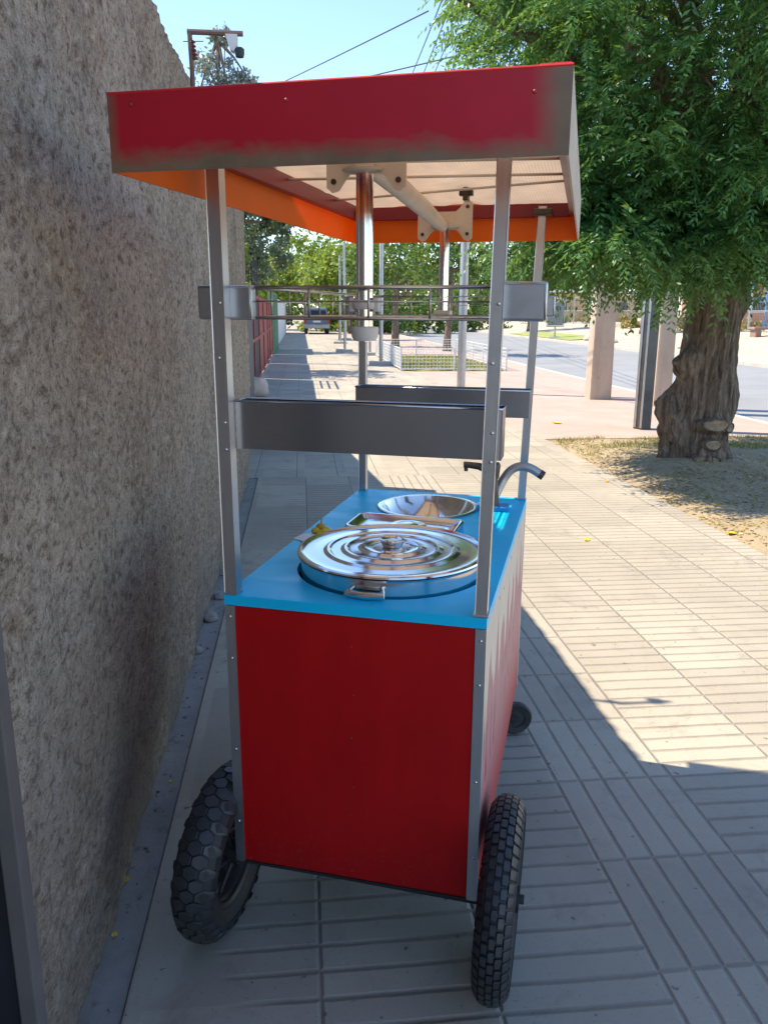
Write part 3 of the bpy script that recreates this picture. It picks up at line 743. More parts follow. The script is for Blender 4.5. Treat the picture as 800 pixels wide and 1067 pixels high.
b = B(); box(b, -.085, .085, -.085, .085, -.05, 3.3, .006); obj('shaft', b, plain('grey_post_paint', (.07, .075, .08), .35, .3, .4, 3), t)
b = B(); box(b, -.093, -.087, -.083, -.045, .02, 3.2, .002); box(b, -.093, -.087, .03, .078, .02, 3.2, .002); obj('rib', b, M_galv, t)
def spole(x, y, h, r, label, base=True, group='slim steel posts along the sidewalk', plate=False):
    t = empty('steel_pole', (x, y, 0), 0, label, 'pole', group)
    b = B(); tube(b, [(0, 0, -.05), (0, 0, h)], r, 12); obj('shaft', b, M_galv, t, True, 40)
    b = B(); lathe(b, [(r*1.25, h-.01), (r*1.25, h+.01), (r*.6, h+.03), (0, h+.035)], 12); obj('cap', b, M_galv, t, True, 40)
    if base:
        b = B(); box(b, -.36, .3, -.3, .28, -.05, .11, .02); obj('base', b, M_kerb, t)
spole(3.22, 16.3, 5.2, .085, 'thick blue grey steel pole right of the low wire fence', False, None)
spole(2.42, 24.9, 4.6, .06, 'steel post on a concrete base just left of the wire fence')
spole(1.75, 33.0, 4.2, .05, 'thin steel post on a concrete base, second one left of the fence')
spole(2.55, 30.5, 4.4, .05, 'thin steel post standing between two others near the wire fence corner')
spole(1.98, 41.5, 4.2, .05, 'thin steel post nearest to the parked car on its right')
spole(2.5, 46.0, 4.2, .05, 'thin dark post farthest along the row beside the parked car')

# low fence around the lawn
t = empty('lawn_fence', (2.72, 22.3, 0), 0, 'low white wire mesh fence around a patch of lawn', 'fence')
M_wfence = plain('white_wire', (.72, .72, .70), .5, 0, .1)
corners = [(0, 0), (2.95, 0), (2.95, 7.5), (0, 7.5)]
br, bw = B(), B()
for i in range(4):
    a, c = Vector((*corners[i], 0)), Vector((*corners[(i+1) % 4], 0)); L = (c-a).length; d = (c-a)/L; n = max(2, round(L/1.45))
    for k in range(n): obj('post', tube(B(), [a+d*L*k/n+Vector((0, 0, -.03)), a+d*L*k/n+Vector((0, 0, .62))], .022, 8), M_wfence, t)
    for z in (.6, .06): tube(br, [a+Vector((0, 0, z)), c+Vector((0, 0, z))], .012, 6)
    for z in np.arange(.15, .58, .09): tube(bw, [a+Vector((0, 0, z)), c+Vector((0, 0, z))], .0055, 4)
    for k in range(int(L/.10)): tube(bw, [a+d*.10*k+Vector((0, 0, .06)), a+d*.10*k+Vector((0, 0, .6))], .0055, 4)
obj('rail', br, M_wfence, t); obj('mesh', bw, M_wfence, t)
V, Fc = grid_fn(lambda a, b: (2.74+a*2.9, 22.33+b*7.4, .012+.02*noise.noise(Vector((a*8, b*20, 0)))), 20, 40)
tag(raw('lawn', V, Fc, ground_mat('dry_lawn', [(.3, (.22, .20, .07)), (.5, (.30, .29, .10)), (.7, (.40, .36, .15))], 1.2, 25)), kind='structure')
def blades(name, pts, h, wdt, mat, label, cat, seed):
    rg = np.random.default_rng(seed); P = np.array(pts); n = len(P)
    d = rg.normal(0, .45, (n, 3)); d[:, 2] = 1; d /= np.linalg.norm(d, axis=1, keepdims=True)
    s = rg.normal(0, 1, (n, 3)); s[:, 2] = 0; s /= np.linalg.norm(s, axis=1, keepdims=True)
    l = h*rg.uniform(.4, 1.3, (n, 1))
    v = np.stack([P-s*wdt, P+s*wdt, P+d*l*.6+s*wdt*.6, P+d*l], 1).reshape(-1, 3)
    o = raw(name, v, np.arange(n*4).reshape(n, 4), mat); tag(o, label, cat, None, 'stuff'); return o
rg = np.random.default_rng(5)
blades('lawn_grass', [(rg.uniform(2.8, 5.6), rg.uniform(22.4, 29.6), 0) for _ in range(9000)], .11, .008, M_grass, 'yellowish grass inside the low wire fence', 'grass', 6)
pts = []
while len(pts) < 3800:
    x, y = rg.uniform(3.2, 6.8), rg.uniform(7.2, 10.1)
    dens = 1.5*noise.noise(Vector((x*1.6, y*2.2, 4)))+.25+(y-9.35)*.7-(x < 3.6)*.2
    if dens > rg.uniform(-.1, .8) and math.hypot(x-TX, y-TY) > .5: pts.append((x, y, dirt_z(x, y)-.005))
blades('verge_grass', pts, .06, .004, M_grass, 'sparse grass at the back of the dirt strip', 'grass', 7)
pts = []
while len(pts) < 7000:
    x, y = rg.uniform(3.14, 6.8), rg.uniform(3.0, 10.1)
    if noise.noise(Vector((x*1.3, y*1.3, 9)))+(x-3.6)*-.15 > rg.uniform(-.5, .6): pts.append((x, y, dirt_z(x, y)+.006))
P = np.array(pts); v, f = cards(P, .045, rg, 0); v = v.reshape(-1, 4, 3); v[:, :, 2] = P[:, None, 2]+(v[:, :, 2]-P[:, None, 2])*.25; v = v.reshape(-1, 3)
tag(raw('leaf_litter', v, f, M_litter), 'dry straw coloured leaf litter scattered over the dirt strip', 'leaf litter', None, 'stuff')

# ------------------------------------------------------------------ far side of the road
t = empty('wire_fence', (24, 20, 0), 0, 'grey wire fence on posts across the road', 'fence')
br, bw = B(), B(); zf = far_z(24)
for k in range(27):
    y = k*3.2; obj('post', tube(B(), [(0, y, zf-.1), (0, y, zf+2.3)], .05, 8), M_galv, t)
for z in (.08, 1.1, 2.25): tube(br, [(0, 0, zf+z), (0, 84, zf+z)], .03, 6)
for k in range(560): tube(bw, [(0, k*.15, zf+.08), (0, k*.15, zf+2.25)], .008, 3, False)
obj('rail', br, M_galv, t); obj('mesh', bw, M_galv, t)
for k in range(16):
    y = 30+k*3.6+random.uniform(-1, 1); x = 22.5+random.uniform(-.5, 2.8); r = random.uniform(.5, .9)
    rg2 = np.random.default_rng(80+k); cs = [(x+rg2.normal(0, r*.6), y+rg2.normal(0, r*.8), far_z(x)+r*.45+rg2.normal(0, .15)) for _ in range(7)]
    P = cluster_points(cs, [r*.5]*7, 70, rg2, .2); P[:, 2] = np.maximum(P[:, 2], far_z(x)-.05)
    v, f = cards(P, .22, rg2, -.6)
    tag(raw('dry_bush', v, f, M_dry if k % 3 else M_leaf_mid), 'straw coloured dry bush growing along the far wire fence' if k % 3 else 'green bush among the dry ones along the far wire fence', 'bush', 'bushes along the far fence')
for k, (x, y, r) in enumerate([(16.6, 34.2, .26), (16.3, 45.3, .30), (16.1, 41.5, .24)]):
    rock('kerb_stone', (x, y, far_z(x)+r*.35), r, M_stone, ['pale stone lying alone on the far pavement right of the tree', 'pale stone at the end of the far lawn strip, left one', 'pale stone by the far kerb next to the thin black post'][k], 'stone', (1.3, 1, .6), 'stones by the far kerb', k+5)
V, Fc = grid_fn(lambda a, b: (15.3+a*2.4, 46+b*14, far_z(15.3+a*2.4)+.03), 6, 20)
tag(raw('far_lawn', V, Fc, ground_mat('green_lawn', [(.3, (.20, .24, .06)), (.5, (.28, .31, .09)), (.7, (.36, .37, .13))], 1, 15)), kind='structure')
t = empty('thin_post', (16.9, 43.5, far_z(16.9)), 0, 'thin dark post across the road left of the concrete pole', 'post')
b = B(); tube(b, [(0, 0, -.1), (0, 0, 4.2)], .07, 10); obj('shaft', b, M_blackmetal, t, True, 40)
b = B(); lathe(b, [(.09, 0), (.09, .05), (.07, .09), (0, .1)], 12); obj('collar', b, M_galv, t)
# notice board
t = empty('notice_board', (15.7, 50, far_z(15.7)), .1, 'grey notice board in a rounded frame on one leg across the road', 'sign')
b = B(); tube(b, [(0, 0, 0), (0, 0, .7)], .05, 10); lathe(b, [(.35, 0), (.35, .06), (.1, .1), (0, .1)], 16); obj('leg', b, M_galv, t)
b = B(); box(b, -.5, .5, -.04, .04, .75, 2.1, .03); obj('panel', b, plain('faded_board', (.20, .21, .23), .5, 0, .25, 3), t)
b = B(); tube(b, [(-.56, 0, .7), (-.56, 0, 2.16), (.56, 0, 2.16), (.56, 0, .7), (-.56, 0, .7)], .035, 8); obj('frame', b, M_galv, t)
# buildings beyond the fence
def house(loc, w, d, h, wallm, roofm, label, rh=.6, wins=3, over=.4, rz=0):
    t = empty('house', loc, rz, label, 'house')
    b = B(); box(b, -w/2, w/2, 0, d, -.3, h, .02); obj('wall', b, wallm, t)
    b = B(); prism(b, [(-w/2-over, h), (w/2+over, h), (w/2+over, h+.12), (0, h+rh), (-w/2-over, h+.12)], -over, d+over, 'Y'); obj('roof', b, roofm, t)
    for k in range(wins):
        x = -w/2+w*(k+.5)/wins
        b = B(); box(b, x-.55, x+.55, -.06, -.003, 1.0, 2.1, .01); fr = obj('window', b, M_galv, t)
        b = B(); box(b, x-.48, x+.48, -.075, -.062, 1.07, 2.03); obj('pane', b, M_dark, fr)
M_whiteh = plain('white_house_wall', (.72, .68, .62), .85, 0, .1, 1); M_orangeh = plain('terracotta_wall', (.46, .20, .11), .85, 0, .15, 1); M_sheet = plain('white_sheet_roof', (.75, .75, .74), .5, 0, .06); M_ochre = plain('ochre_wall', (.48, .33, .14), .85, 0, .15, 1)
house((33, 52, .6), 9, 8, 2.9, M_orangeh, M_sheet, 'terracotta coloured house with white roof behind the fence, right of the trunk')
house((46, 74, .6), 14, 9, 3.2, M_whiteh, M_sheet, 'long white house behind the far wire fence')
house((31, 86, .6), 10, 8, 3.0, M_ochre, M_sheet, 'ochre walled house behind the notice board')
# blue play frame at the far right
t = empty('blue_frame', (25.0, 42.6, far_z(25)), 0, 'blue steel frame structure at the right edge across the road', 'frame')
M_bluef = plain('blue_frame_paint', (.10, .24, .48), .45, 0, .1)
for (x, y) in ((0, 0), (1.6, 0), (0, 1.6), (1.6, 1.6)):
    b = B(); tube(b, [(x, y, -.1), (x, y, 2.7)], .07, 10); obj('leg', b, M_bluef, t, True, 40)
b = B()
for z in (.35, 1.6, 2.6):
    b = B()
    for a, c in (((0, 0), (1.6, 0)), ((1.6, 0), (1.6, 1.6)), ((1.6, 1.6), (0, 1.6)), ((0, 1.6), (0, 0))): tube(b, [(*a, z), (*c, z)], .045, 8)
    obj('rail', b, M_bluef, t)
b = B()
for k in range(1, 8): tube(b, [(k*.2, 0, 1.6), (k*.2, 0, 2.6)], .02, 6)
obj('bars', b, M_bluef, t)
t = empty('concrete_bench', (22.2, 38.4, far_z(22.2)), 0, 'low brown concrete bench at the right edge across the road', 'bench')
b = B(); box(b, -.3, 1.6, -.3, .3, .34, .46, .02); obj('seat', b, plain('brown_concrete', (.30, .19, .15), .8, 0, .15), t)
for x in (-.2, 1.2):
    b = B(); box(b, x, x+.3, -.26, .26, -.1, .338, .01); obj('leg', b, plain('brown_concrete_leg', (.28, .18, .14), .8, 0, .15), t)
# overhead wires
def PYp(px, py, Y):
    u0, v0 = px-400, py-533.5
    d = er*(u0/F_PX)+eu*(-v0/F_PX)+fwd
    return Vector((0, 0, EYE))+d*(Y/d.y)
def wire(a, c, sag, label, r=.012):
    a, c = Vector(a), Vector(c); b = B()
    pts = [a.lerp(c, f)-Vector((0, 0, sag*4*f*(1-f))) for f in np.linspace(0, 1, 20)]
    tube(b, pts, r, 6); tag(obj('overhead_wire', b, M_blackmetal), label, 'wire', 'overhead wires')
wire(PYp(446, 11, 14.7), PYp(180, 135, 44), .1, 'black overhead wire rising steeply to the tree crown, the upper of the pair')
wire(PYp(470, 59, 14.7), PYp(150, 121, 40), .15, 'black overhead wire crossing the sky just above the canopy, flatter one')
for k, (x0, x1) in enumerate([(456, 434), (467, 446), (480, 456)]):
    wire(PYp(x0+16, -30, 14.7), PYp(x1-40, 150, 60), .3, ['leftmost', 'middle', 'rightmost'][k]+' of the three steep thin wires beside the tree crown', .014)

# ------------------------------------------------------------------ parked car (rear view)
def car():
    t = empty('parked_car', (1.12, 57.6, 0), 0, 'grey off-road station wagon parked far down the sidewalk, rear view', 'car')
    paint = plain('grey_car_paint', (.16, .17, .19), .3, .5, .08); glass = plain('car_glass', (.012, .018, .028), .08, 0, .1)
    secs = [(0, .52, .78, .86), (.1, .46, .86, .88), (3.9, .46, .86, .88), (4.4, .5, .8, .84)]
    b = B(); prism(b, [(0, .42), (4.5, .42), (4.55, .75), (4.4, 1.0), (3.3, 1.08), (.05, 1.08), (-.02, .8)], -.88, .88, 'X')
    bmesh.ops.bevel(b, geom=b.edges[:], offset=.05, segments=3, affect='EDGES'); obj('body', b, paint, t, True, 35)
    b = B(); rings = []
    for (z, y0, y1, hw) in ((1.05, .04, 3.4, .84), (1.45, .16, 2.75, .76), (1.74, .32, 2.4, .68), (1.80, .5, 2.2, .62)):
        rings.append([b.verts.new(p) for p in ((-hw, y0, z), (hw, y0, z), (hw, y1, z), (-hw, y1, z))])
    for i in range(3):
        for k in range(4): b.faces.new((rings[i][k], rings[i][(k+1) % 4], rings[i+1][(k+1) % 4], rings[i+1][k]))
    b.faces.new(rings[3]); obj('cabin', b, paint, t, True, 30)
    b = B(); vs = [b.verts.new(p) for p in ((-.70, .065, 1.14), (.70, .065, 1.14), (.60, .25, 1.62), (-.60, .25, 1.62))]; b.faces.new(vs)
    r = bmesh.ops.extrude_face_region(b, geom=b.faces[:]); bmesh.ops.translate(b, vec=(0, -.03, .006), verts=[v for v in r['geom'] if isinstance(v, bmesh.types.BMVert)])
    obj('rear_window', b, glass, t)
    b = B(); box(b, -.89, .89, -.12, .02, .40, .66, .04); obj('bumper', b, plain('car_bumper', (.3, .31, .33), .4, .2), t)
    for s in (-1, 1):
        b = B(); box(b, s*.80-.075, s*.80+.075, -.035, .06, .74, 1.04, .02); obj('tail_lamp', b, plain('tail_lamp_red', (.35, .02, .02), .25), t)
        b = B(); tube(b, [(s*.62, .45, 1.84), (s*.62, 2.2, 1.84)], .025, 8); obj('roof_rail', b, M_galv, t)
        b = B(); box(b, s*.98-.09, s*.98+.09, 2.5, 2.6, 1.08, 1.24, .03); obj('mirror', b, paint, t)
        for y in (.75, 3.5):
            b = B(); lathe(b, [(.2, -.11), (.33, -.11), (.36, -.07), (.36, .07), (.33, .11), (.2, .11)], 28, (0, 0, 0), 'X'); wo = obj('wheel', b, M_rubber, t, True, 40); wo.location = (s*.74, y, .36)
            b = B(); lathe(b, [(0, -.08), (.2, -.08), (.2, .08), (0, .08)], 20, (0, 0, 0), 'X'); obj('rim', b, M_galv, wo)
    b = B(); box(b, -.26, .26, -.045, -.021, .80, .92, .005); obj('plate', b, M_white_plastic, t)
car()

# ------------------------------------------------------------------ THE CART
CR = .340
cart = empty('food_cart', (.0986, 1.697, 0), -CR, 'red street food cart with blue counter, steel posts and red canopy', 'cart')
A, LEN, HC = .305, 1.192, .9585
def add(name, b, m, parent=cart, smooth=False, sharp=None, label=None):
    o = obj(name, b, m, parent, smooth, sharp)
    if label: o['label'] = label
    return o
def rivet(parent, loc, axis, r=.0045, m=None):
    b = B(); lathe(b, [(r, 0), (r*.9, r*.35), (r*.5, r*.6), (0, r*.7)], 10)
    o = obj('rivet', b, m or M_rivet, parent, True); o.location = loc; o.rotation_euler = Vector(axis).to_track_quat('Z', 'Y').to_euler(); return o
# counter with two round openings and edges eased
def counter():
    b = B(); n = 40
    holes = [(.025, .30, .243), (-.008, .975, .158)]
    def layer(z):
        outer = [b.verts.new((x, y, z)) for x, y in ((-A, 0), (A, 0), (A, LEN), (-A, LEN))]
        es = [b.edges.new((outer[i], outer[(i+1) % 4])) for i in range(4)]; hs = []
        for (cx, cy, r) in holes:
            h = [b.verts.new((cx+r*math.cos(2*math.pi*k/n), cy+r*math.sin(2*math.pi*k/n), z)) for k in range(n)]
            es += [b.edges.new((h[k], h[(k+1) % n])) for k in range(n)]; hs.append(h)
        bmesh.ops.triangle_fill(b, use_beauty=True, edges=es); return outer, hs
    o1, h1 = layer(HC); o0, h0 = layer(HC-.0245)
    for i in range(4): b.faces.new((o0[i], o0[(i+1) % 4], o1[(i+1) % 4], o1[i]))
    for a, c in zip(h0, h1):
        for k in range(n): b.faces.new((a[k], a[(k+1) % n], c[(k+1) % n], c[k]))
    bmesh.ops.recalc_face_normals(b, faces=b.faces[:])
    return b
add('counter', counter(), M_counter)
ZB = .2485; ZT2 = HC-.0265
M_redrivet = plain('painted_rivet', (.34, .03, .035), .45, .0, .2)
fp = add('front_panel', box(B(), -.284, .280, .004, .016, ZB, ZT2, .001), M_red)
for (x, z) in ((0, .86), (.005, .74), (.0, .63), (.003, .5), (.0, .27), (.13, .262), (-.13, .275)): rivet(fp, (x, .0035, z), (0, -1, 0), .0026, M_redrivet)
sp = add('side_panel', box(B(), A-.012, A-.001, .024, LEN-.012, ZB+.004, ZT2, .001), M_side, label='beige side panel with pinkish spiked print')
for (y, z) in ((.30, .90), (.62, .91), (.42, .885), (.75, .80), (.9, .9)): rivet(sp, (A-.0008, y, z), (1, 0, 0), .004)
add('side_panel', box(B(), -A+.001, -A+.012, .024, LEN-.012, ZB+.004, ZT2, .001), M_red)
add('back_panel', box(B(), -.284, .284, LEN-.016, LEN-.004, ZB, ZT2, .001), M_red)
add('floor_panel', box(B(), -.29, .29, .018, LEN-.018, ZB+.002, ZB+.014), M_dark)
add('bottom_lip', box(B(), -.284, .285, .001, .03, ZB-.008, ZB-.001, .001), M_blackmetal)
def angle(b, x, sx, y, sy, z0, z1, wx=.024, wy=.024, th=.0025):
    """L-section with its corner at (x,y), legs pointing sx, sy"""
    poly = [(x, y), (x+sx*wx, y), (x+sx*wx, y+sy*th), (x+sx*th, y+sy*th), (x+sx*th, y+sy*wy), (x, y+sy*wy)]
    return prism(b, poly, z0, z1, 'Z')
for (x, sx, y, sy) in ((-A, 1, .001, 1), (A, -1, .001, 1), (-A, 1, LEN-.001, -1), (A, -1, LEN-.001, -1)):
    o = add('corner_strip', angle(B(), x, sx, y, sy, ZB-.004, ZT2), M_strip)
    if sy > 0:
        for z in (.36, .56, .80, .905): rivet(o, (x+sx*.012, .001, z), (0, -1, 0), .004)
# upright posts (slightly splayed), square tube
posts = {}
for nm, (x, y, dx, dy) in {'nl': (-.289, .016, -.002, 0), 'nr': (.291, .016, .013, 0), 'fl': (-.289, LEN-.018, 0, 0), 'fr': (.289, LEN-.018, .024, 0)}.items():
    b = B(); wd = .030 if nm == 'nl' else .026
    bar(b, (x, y, HC+.0005), (x+dx, y+dy, 1.93), wd, .028, .0015, (0, 1, 0))
    o = add('corner_post', b, M_alu); posts[nm] = o
    if y < .1:
        for z in (1.30, 1.36, 1.615, 1.50): rivet(o, (x+dx*(z-.96)/.97+(.004 if z != 1.5 else -.003), y-.0142, z), (0, -1, 0), .0045)
        b = B(); box(b, x-.017, x+.017, y-.017, y+.017, HC+.001, HC+.006, .001); add('post_foot', b, M_alu, o)
# open steel trays across the posts
def tray(u0, u1, v0, v1, z0, z1, name='steel_tray'):
    th = .0022; b = B()
    box(b, u0, u1, v0, v0+th, z0, z1); box(b, u0, u1, v1-th, v1, z0, z1)
    box(b, u0, u0+th, v0+th, v1-th, z0, z1); box(b, u1-th, u1, v0+th, v1-th, z0, z1); box(b, u0+th, u1-th, v0+th, v1-th, z0, z0+th)
    o = add(name, b, M_tray)
    b = B()
    tube(b, [(u0, v0, z1), (u1, v0, z1), (u1, v1, z1), (u0, v1, z1), (u0, v0, z1)], .0028, 8); add('rolled_edge', b, M_tray, o, True)
    return o
tray(-.272, .318, .033, .095, 1.298, 1.405); tray(-.292, .306, 1.085, 1.155, 1.255, 1.345)
# bracket boxes at the level of the wire basket
def bracket(u0, u1, v0, v1, z0, z1):
    b = B(); box(b, u0, u1, v0, v1, z0, z1, .006)
    o = add('bracket_box', b, M_box)
    b = B(); tube(b, [(u0+.004, v0-.001, z1-.004), (u1-.004, v0-.001, z1-.004), (u1-.002, v0-.001, z0+.004)], .0025, 6); add('rolled_edge', b, M_box, o, True)
bracket(-.352, -.226, .032, .060, 1.580, 1.652); bracket(.283, .395, .032, .062, 1.581, 1.658)
bracket(-.345, -.24, LEN-.06, LEN-.034, 1.583, 1.652); bracket(.262, .37, LEN-.06, LEN-.034, 1.583, 1.652)
# wire basket
u0, u1, v0, v1, z0, z1 = -.238, .288, .062, LEN-.07, 1.584, 1.648
b = B(); tube(b, [(u0, v0, z1), (u1, v0, z1), (u1, v1, z1), (u0, v1, z1), (u0, v0, z1)], .0042, 8); bk = add('wire_basket', b, M_wire, cart, True)
b = B(); tube(b, [(u0, v0, z0), (u1, v0, z0), (u1, v1, z0), (u0, v1, z0), (u0, v0, z0)], .0035, 8)
for z in (z0+.035,): tube(b, [(u0, v0, z), (u1, v0, z), (u1, v1, z), (u0, v1, z), (u0, v0, z)], .0018, 6)
for k in range(5):
    u = u0+(u1-u0)*k/4
    for v in (v0, v1): tube(b, [(u, v, z0), (u, v, z1)], .0028, 6)
for k in range(1, 9):
    v = v0+(v1-v0)*k/9
    for u in (u0, u1): tube(b, [(u, v, z0), (u, v, z1)], .0028, 6)
    tube(b, [(u0, v, z0), (u1, v, z0)], .0022, 6)
for k in range(1, 18):
    u = u0+(u1-u0)*k/18; tube(b, [(u, v0, z0+.003), (u, v1, z0+.003)], .0018, 5)
add('basket_wires', b, M_wire, bk, True)
# --- canopy
RU0, RU1, RV0, RV1, RZ0, RZ1 = -.343, .431, -.287, 1.259, 1.831, 1.956
TH = .004
def valance(name, u0, u1, v0, v1, outm, label=None):
    """thin sheet; outer faces vinyl colour, inner faces orange"""
    b = B(); box(b, u0, u1, v0, v1, RZ0, RZ1)
    ctr = Vector(((RU0+RU1)/2, (RV0+RV1)/2, 0))
    for f in b.faces:
        f.normal_update(); c = f.calc_center_median(); d = c-ctr; d.z = 0
        f.material_index = 0 if f.normal.dot(d) > 1e-4 or abs(f.normal.z) > .5 else 1
    return add(name, b, [outm, M_orange], label=label)
cv = add('canopy', box(B(), RU0+.012, RU1-.012, RV0+.012, RV1-.012, RZ1-.012, RZ1-.009), M_tarp, label='pale woven canopy sheet')
# sagging woven sheet replaces the flat box
me = cv.data; bm = B()
V, Fc = grid_fn(lambda a, c: (RU0+.008+a*(RU1-RU0-.016), RV0+.008+c*(RV1-RV0-.016), RZ1-.006-.010*math.sin(a*math.pi*3)**2*math.sin(c*math.pi*4)**2+.009*noise.noise(Vector((a*5, c*9, 0)))+.005*noise.noise(Vector((a*16, c*26, 4)))), 60, 110)
vv = [bm.verts.new(p) for p in V]
for f in Fc: bm.faces.new([vv[i] for i in f])
me.clear_geometry(); bm.to_mesh(me); bm.free(); me.shade_smooth()
vn = valance('valance', RU0, RU1, RV0, RV0+TH, M_val_out, 'red front valance with brown overspray at its edges')
M_val_side = translucent('orange_valance_side', (.95, .26, .004), .5, .45)
valance('valance', RU0, RU0+TH, RV0+TH+.001, RV1, M_val_side, 'orange left valance')
valance('valance', RU0+TH+.001, RU1-TH-.001, RV1-TH, RV1, M_val_side, 'orange rear valance')
vr = valance('valance', RU1-TH, RU1, RV0+TH+.001, RV1, plain('beige_valance_side', (.50, .42, .34), .6, 0, .15), 'beige right valance')
for (x, z) in ((RU0+.045, 1.937), (-.02, 1.93), (RU1-.055, 1.922)):
    rivet(vn, (x, RV0-.0005, z), (0, -1, 0), .0034, M_redrivet)
# top hem with small raised end
b = B(); tube(b, [(RU0, RV0+.002, RZ1), (RU1, RV0+.002, RZ1)], .0028, 8); box(b, RU1-.05, RU1-.002, RV0+.006, RV0+.03, RZ1+.001, RZ1+.006, .002)
add('top_hem', b, plain('bright_red_hem', (.62, .02, .02), .4, 0, .1), vn)
# red frame under the sheet
b = B(); zf = RZ1-.031
for a, c in (((RU0+.02, RV0+.02), (RU0+.02, RV1-.02)), ((RU0+.033, RV1-.02), (RU1-.033, RV1-.02)), ((RU1-.02, RV0+.02), (RU1-.02, RV1-.02)), ((RU0+.033, RV0+.02), (RU1-.033, RV0+.02))):
    bar(b, (*a, zf), (*c, zf), .025, .042, .002)
add('canopy_frame', b, M_darkred, cv)
b = B()
tube(b, [(RU0+.03, RV1-.33, RZ1-.022), (RU1-.03, RV1-.60, RZ1-.024)], .0035, 8); tube(b, [(RU0+.03, RV1-.75, RZ1-.022), (RU1-.03, RV1-.72, RZ1-.026)], .0035, 8)
tube(b, [(RU0+.03, RV0+.55, RZ1-.024), (RU1-.03, RV0+.62, RZ1-.024)], .004, 8)
add('stretcher_rods', b, M_cream, cv, True)
b = B(); cx, cy = .115, RV1-.44
box(b, cx-.02, cx+.02, cy-.012, cy+.012, RZ1-.034, RZ1-.018, .003); box(b, cx-.008, cx+.008, cy-.02, cy+.02, RZ1-.048, RZ1-.012, .003)
add('clip', b, M_faucet, cv)
for v in (RV1-.60, RV1-.72):
    b = B(); box(b, RU1-.03, RU1-.012, v-.012, v+.012, RZ1-.034, RZ1-.014, .002); add('clip', b, M_dark, cv)
b = B(); box(b, .285, .345, LEN-.05, LEN+.02, RZ1-.055, RZ1-.035, .004); add('clip', b, M_faucet, cv)
# ridge mechanism: two x-shaped plates, an arm between and two tubes
def xplate(v, zc, w=.172, h=.125, u=0):
    pts = []
    hw, hh = w/2, h/2
    outline = [(-hw, -hh+.01), (-hw+.012, -hh), (-hw+.026, -hh+.004), (-hw+.042, -hh+.026), (-.035, -hh+.036), (.035, -hh+.036), (hw-.042, -hh+.026), (hw-.026, -hh+.004), (hw-.012, -hh), (hw, -hh+.01)]
    poly = outline+[(x, -z) for x, z in reversed(outline)]
    b = B(); prism(b, [(u+x, zc+z) for x, z in poly], v-.0035, v+.0035, 'Y')
    o = add('mounting_plate', b, M_cream)
    for sx in (-1, 1):
        for sz in (-1, 1):
            b = B(); lathe(b, [(.006, 0), (.006, .002), (0, .0022)], 12); q = obj('bolt_hole', b, M_faucet, o); q.location = (u+sx*(hw-.016), v-.0037, zc+sz*(hh-.022)); q.rotation_euler = (math.pi/2, 0, 0)
    return o
xplate(.115, 1.905, .172, .125, .006); xplate(1.13, 1.888, .180, .128, .002)
b = B(); tube(b, [(.006, .10, 1.905), (.003, .45, 1.897), (.0, .8, 1.885), (-.002, 1.124, 1.868)], [.024, .025, .024, .018], 14); add('ridge_arm', b, M_cream, cart, True, 50)
for (u, v, zt, zb, lab) in ((-.0, .125, 1.888, 1.535, None), (.004, 1.115, 1.87, 1.592, None)):
    b = B(); tube(b, [(u, v, zb), (u, v, zt)], .0185 if v < .5 else .0165, 24); tb = add('support_tube', b, M_chrome, cart, True, 40)
    b = B(); lathe(b, [(.020, zt-.006), (.045, zt-.004), (.048, zt), (.03, zt+.004)], 24, (u, v, 0)); add('flange', b, M_cream, tb, True, 40)
    if v < .5:
        b = B(); lathe(b, [(.019, 1.603), (.027, 1.604), (.029, 1.612), (.027, 1.622), (.019, 1.623)], 20, (u, v, 0))
        for s in (-1, 1): box(b, u+s*.027-.006, u+s*.027+.006, v-.012, v+.012, 1.598, 1.628, .002)
        add('clamp', b, M_white_plastic, tb, True, 40)
        b = B(); lathe(b, [(.010, 1.536), (.024, 1.536), (.029, 1.545), (.031, 1.562), (.030, 1.566), (.019, 1.567)], 28, (u, v, 0)); add('collar', b, M_white_plastic, tb, True, 40)
    else:
        b = B(); box(b, u-.028, u+.028, v-.028, v+.028, 1.589, 1.603, .003); add('foot_plate', b, M_cream, tb)

# --- wash basin, tap
b = B()
prof = [(.168, HC+.001), (.172, HC+.003), (.168, HC+.0055), (.155, HC+.004), (.148, HC-.015), (.128, HC-.055), (.085, HC-.082), (.02, HC-.088), (0, HC-.088)]
lathe(b, prof, 56, (-.008, .975, 0), cap=False); bs = add('wash_basin', b, M_basin, cart, True, 60)
b = B(); lathe(b, [(.022, HC-.0875), (.018, HC-.085), (0, HC-.0845)], 20, (-.008, .975, 0)); add('drain', b, M_dark, bs)
fx, fy = .208, .995
b = B(); box(b, fx-.052, fx+.052, fy-.035, fy+.035, HC+.0005, HC+.016, .004); tp = add('tap_base', b, M_blue_base)
b = B(); pts = [(fx, fy, HC+.016), (fx, fy, HC+.06), (fx-.003, fy, HC+.105), (fx-.018, fy-.003, HC+.132), (fx-.05, fy-.008, HC+.145), (fx-.085, fy-.012, HC+.149), (fx-.100, fy-.013, HC+.148)]
tube(b, pts, [.020, .0165, .016, .0145, .012, .0105, .0115], 14)
tube(b, [(fx-.092, fy-.012, HC+.148), (fx-.092, fy-.012, HC+.128)], .0065, 10)
add('tap', b, M_faucet, tp, True, 50)
b = B(); lathe(b, [(.012, HC+.105), (.013, HC+.120), (.016, HC+.150), (.012, HC+.158), (0, HC+.159)], 16, (fx+.004, fy+.004, 0)); add('tap_handle', b, M_faucet, tp, True, 40)
b = B()
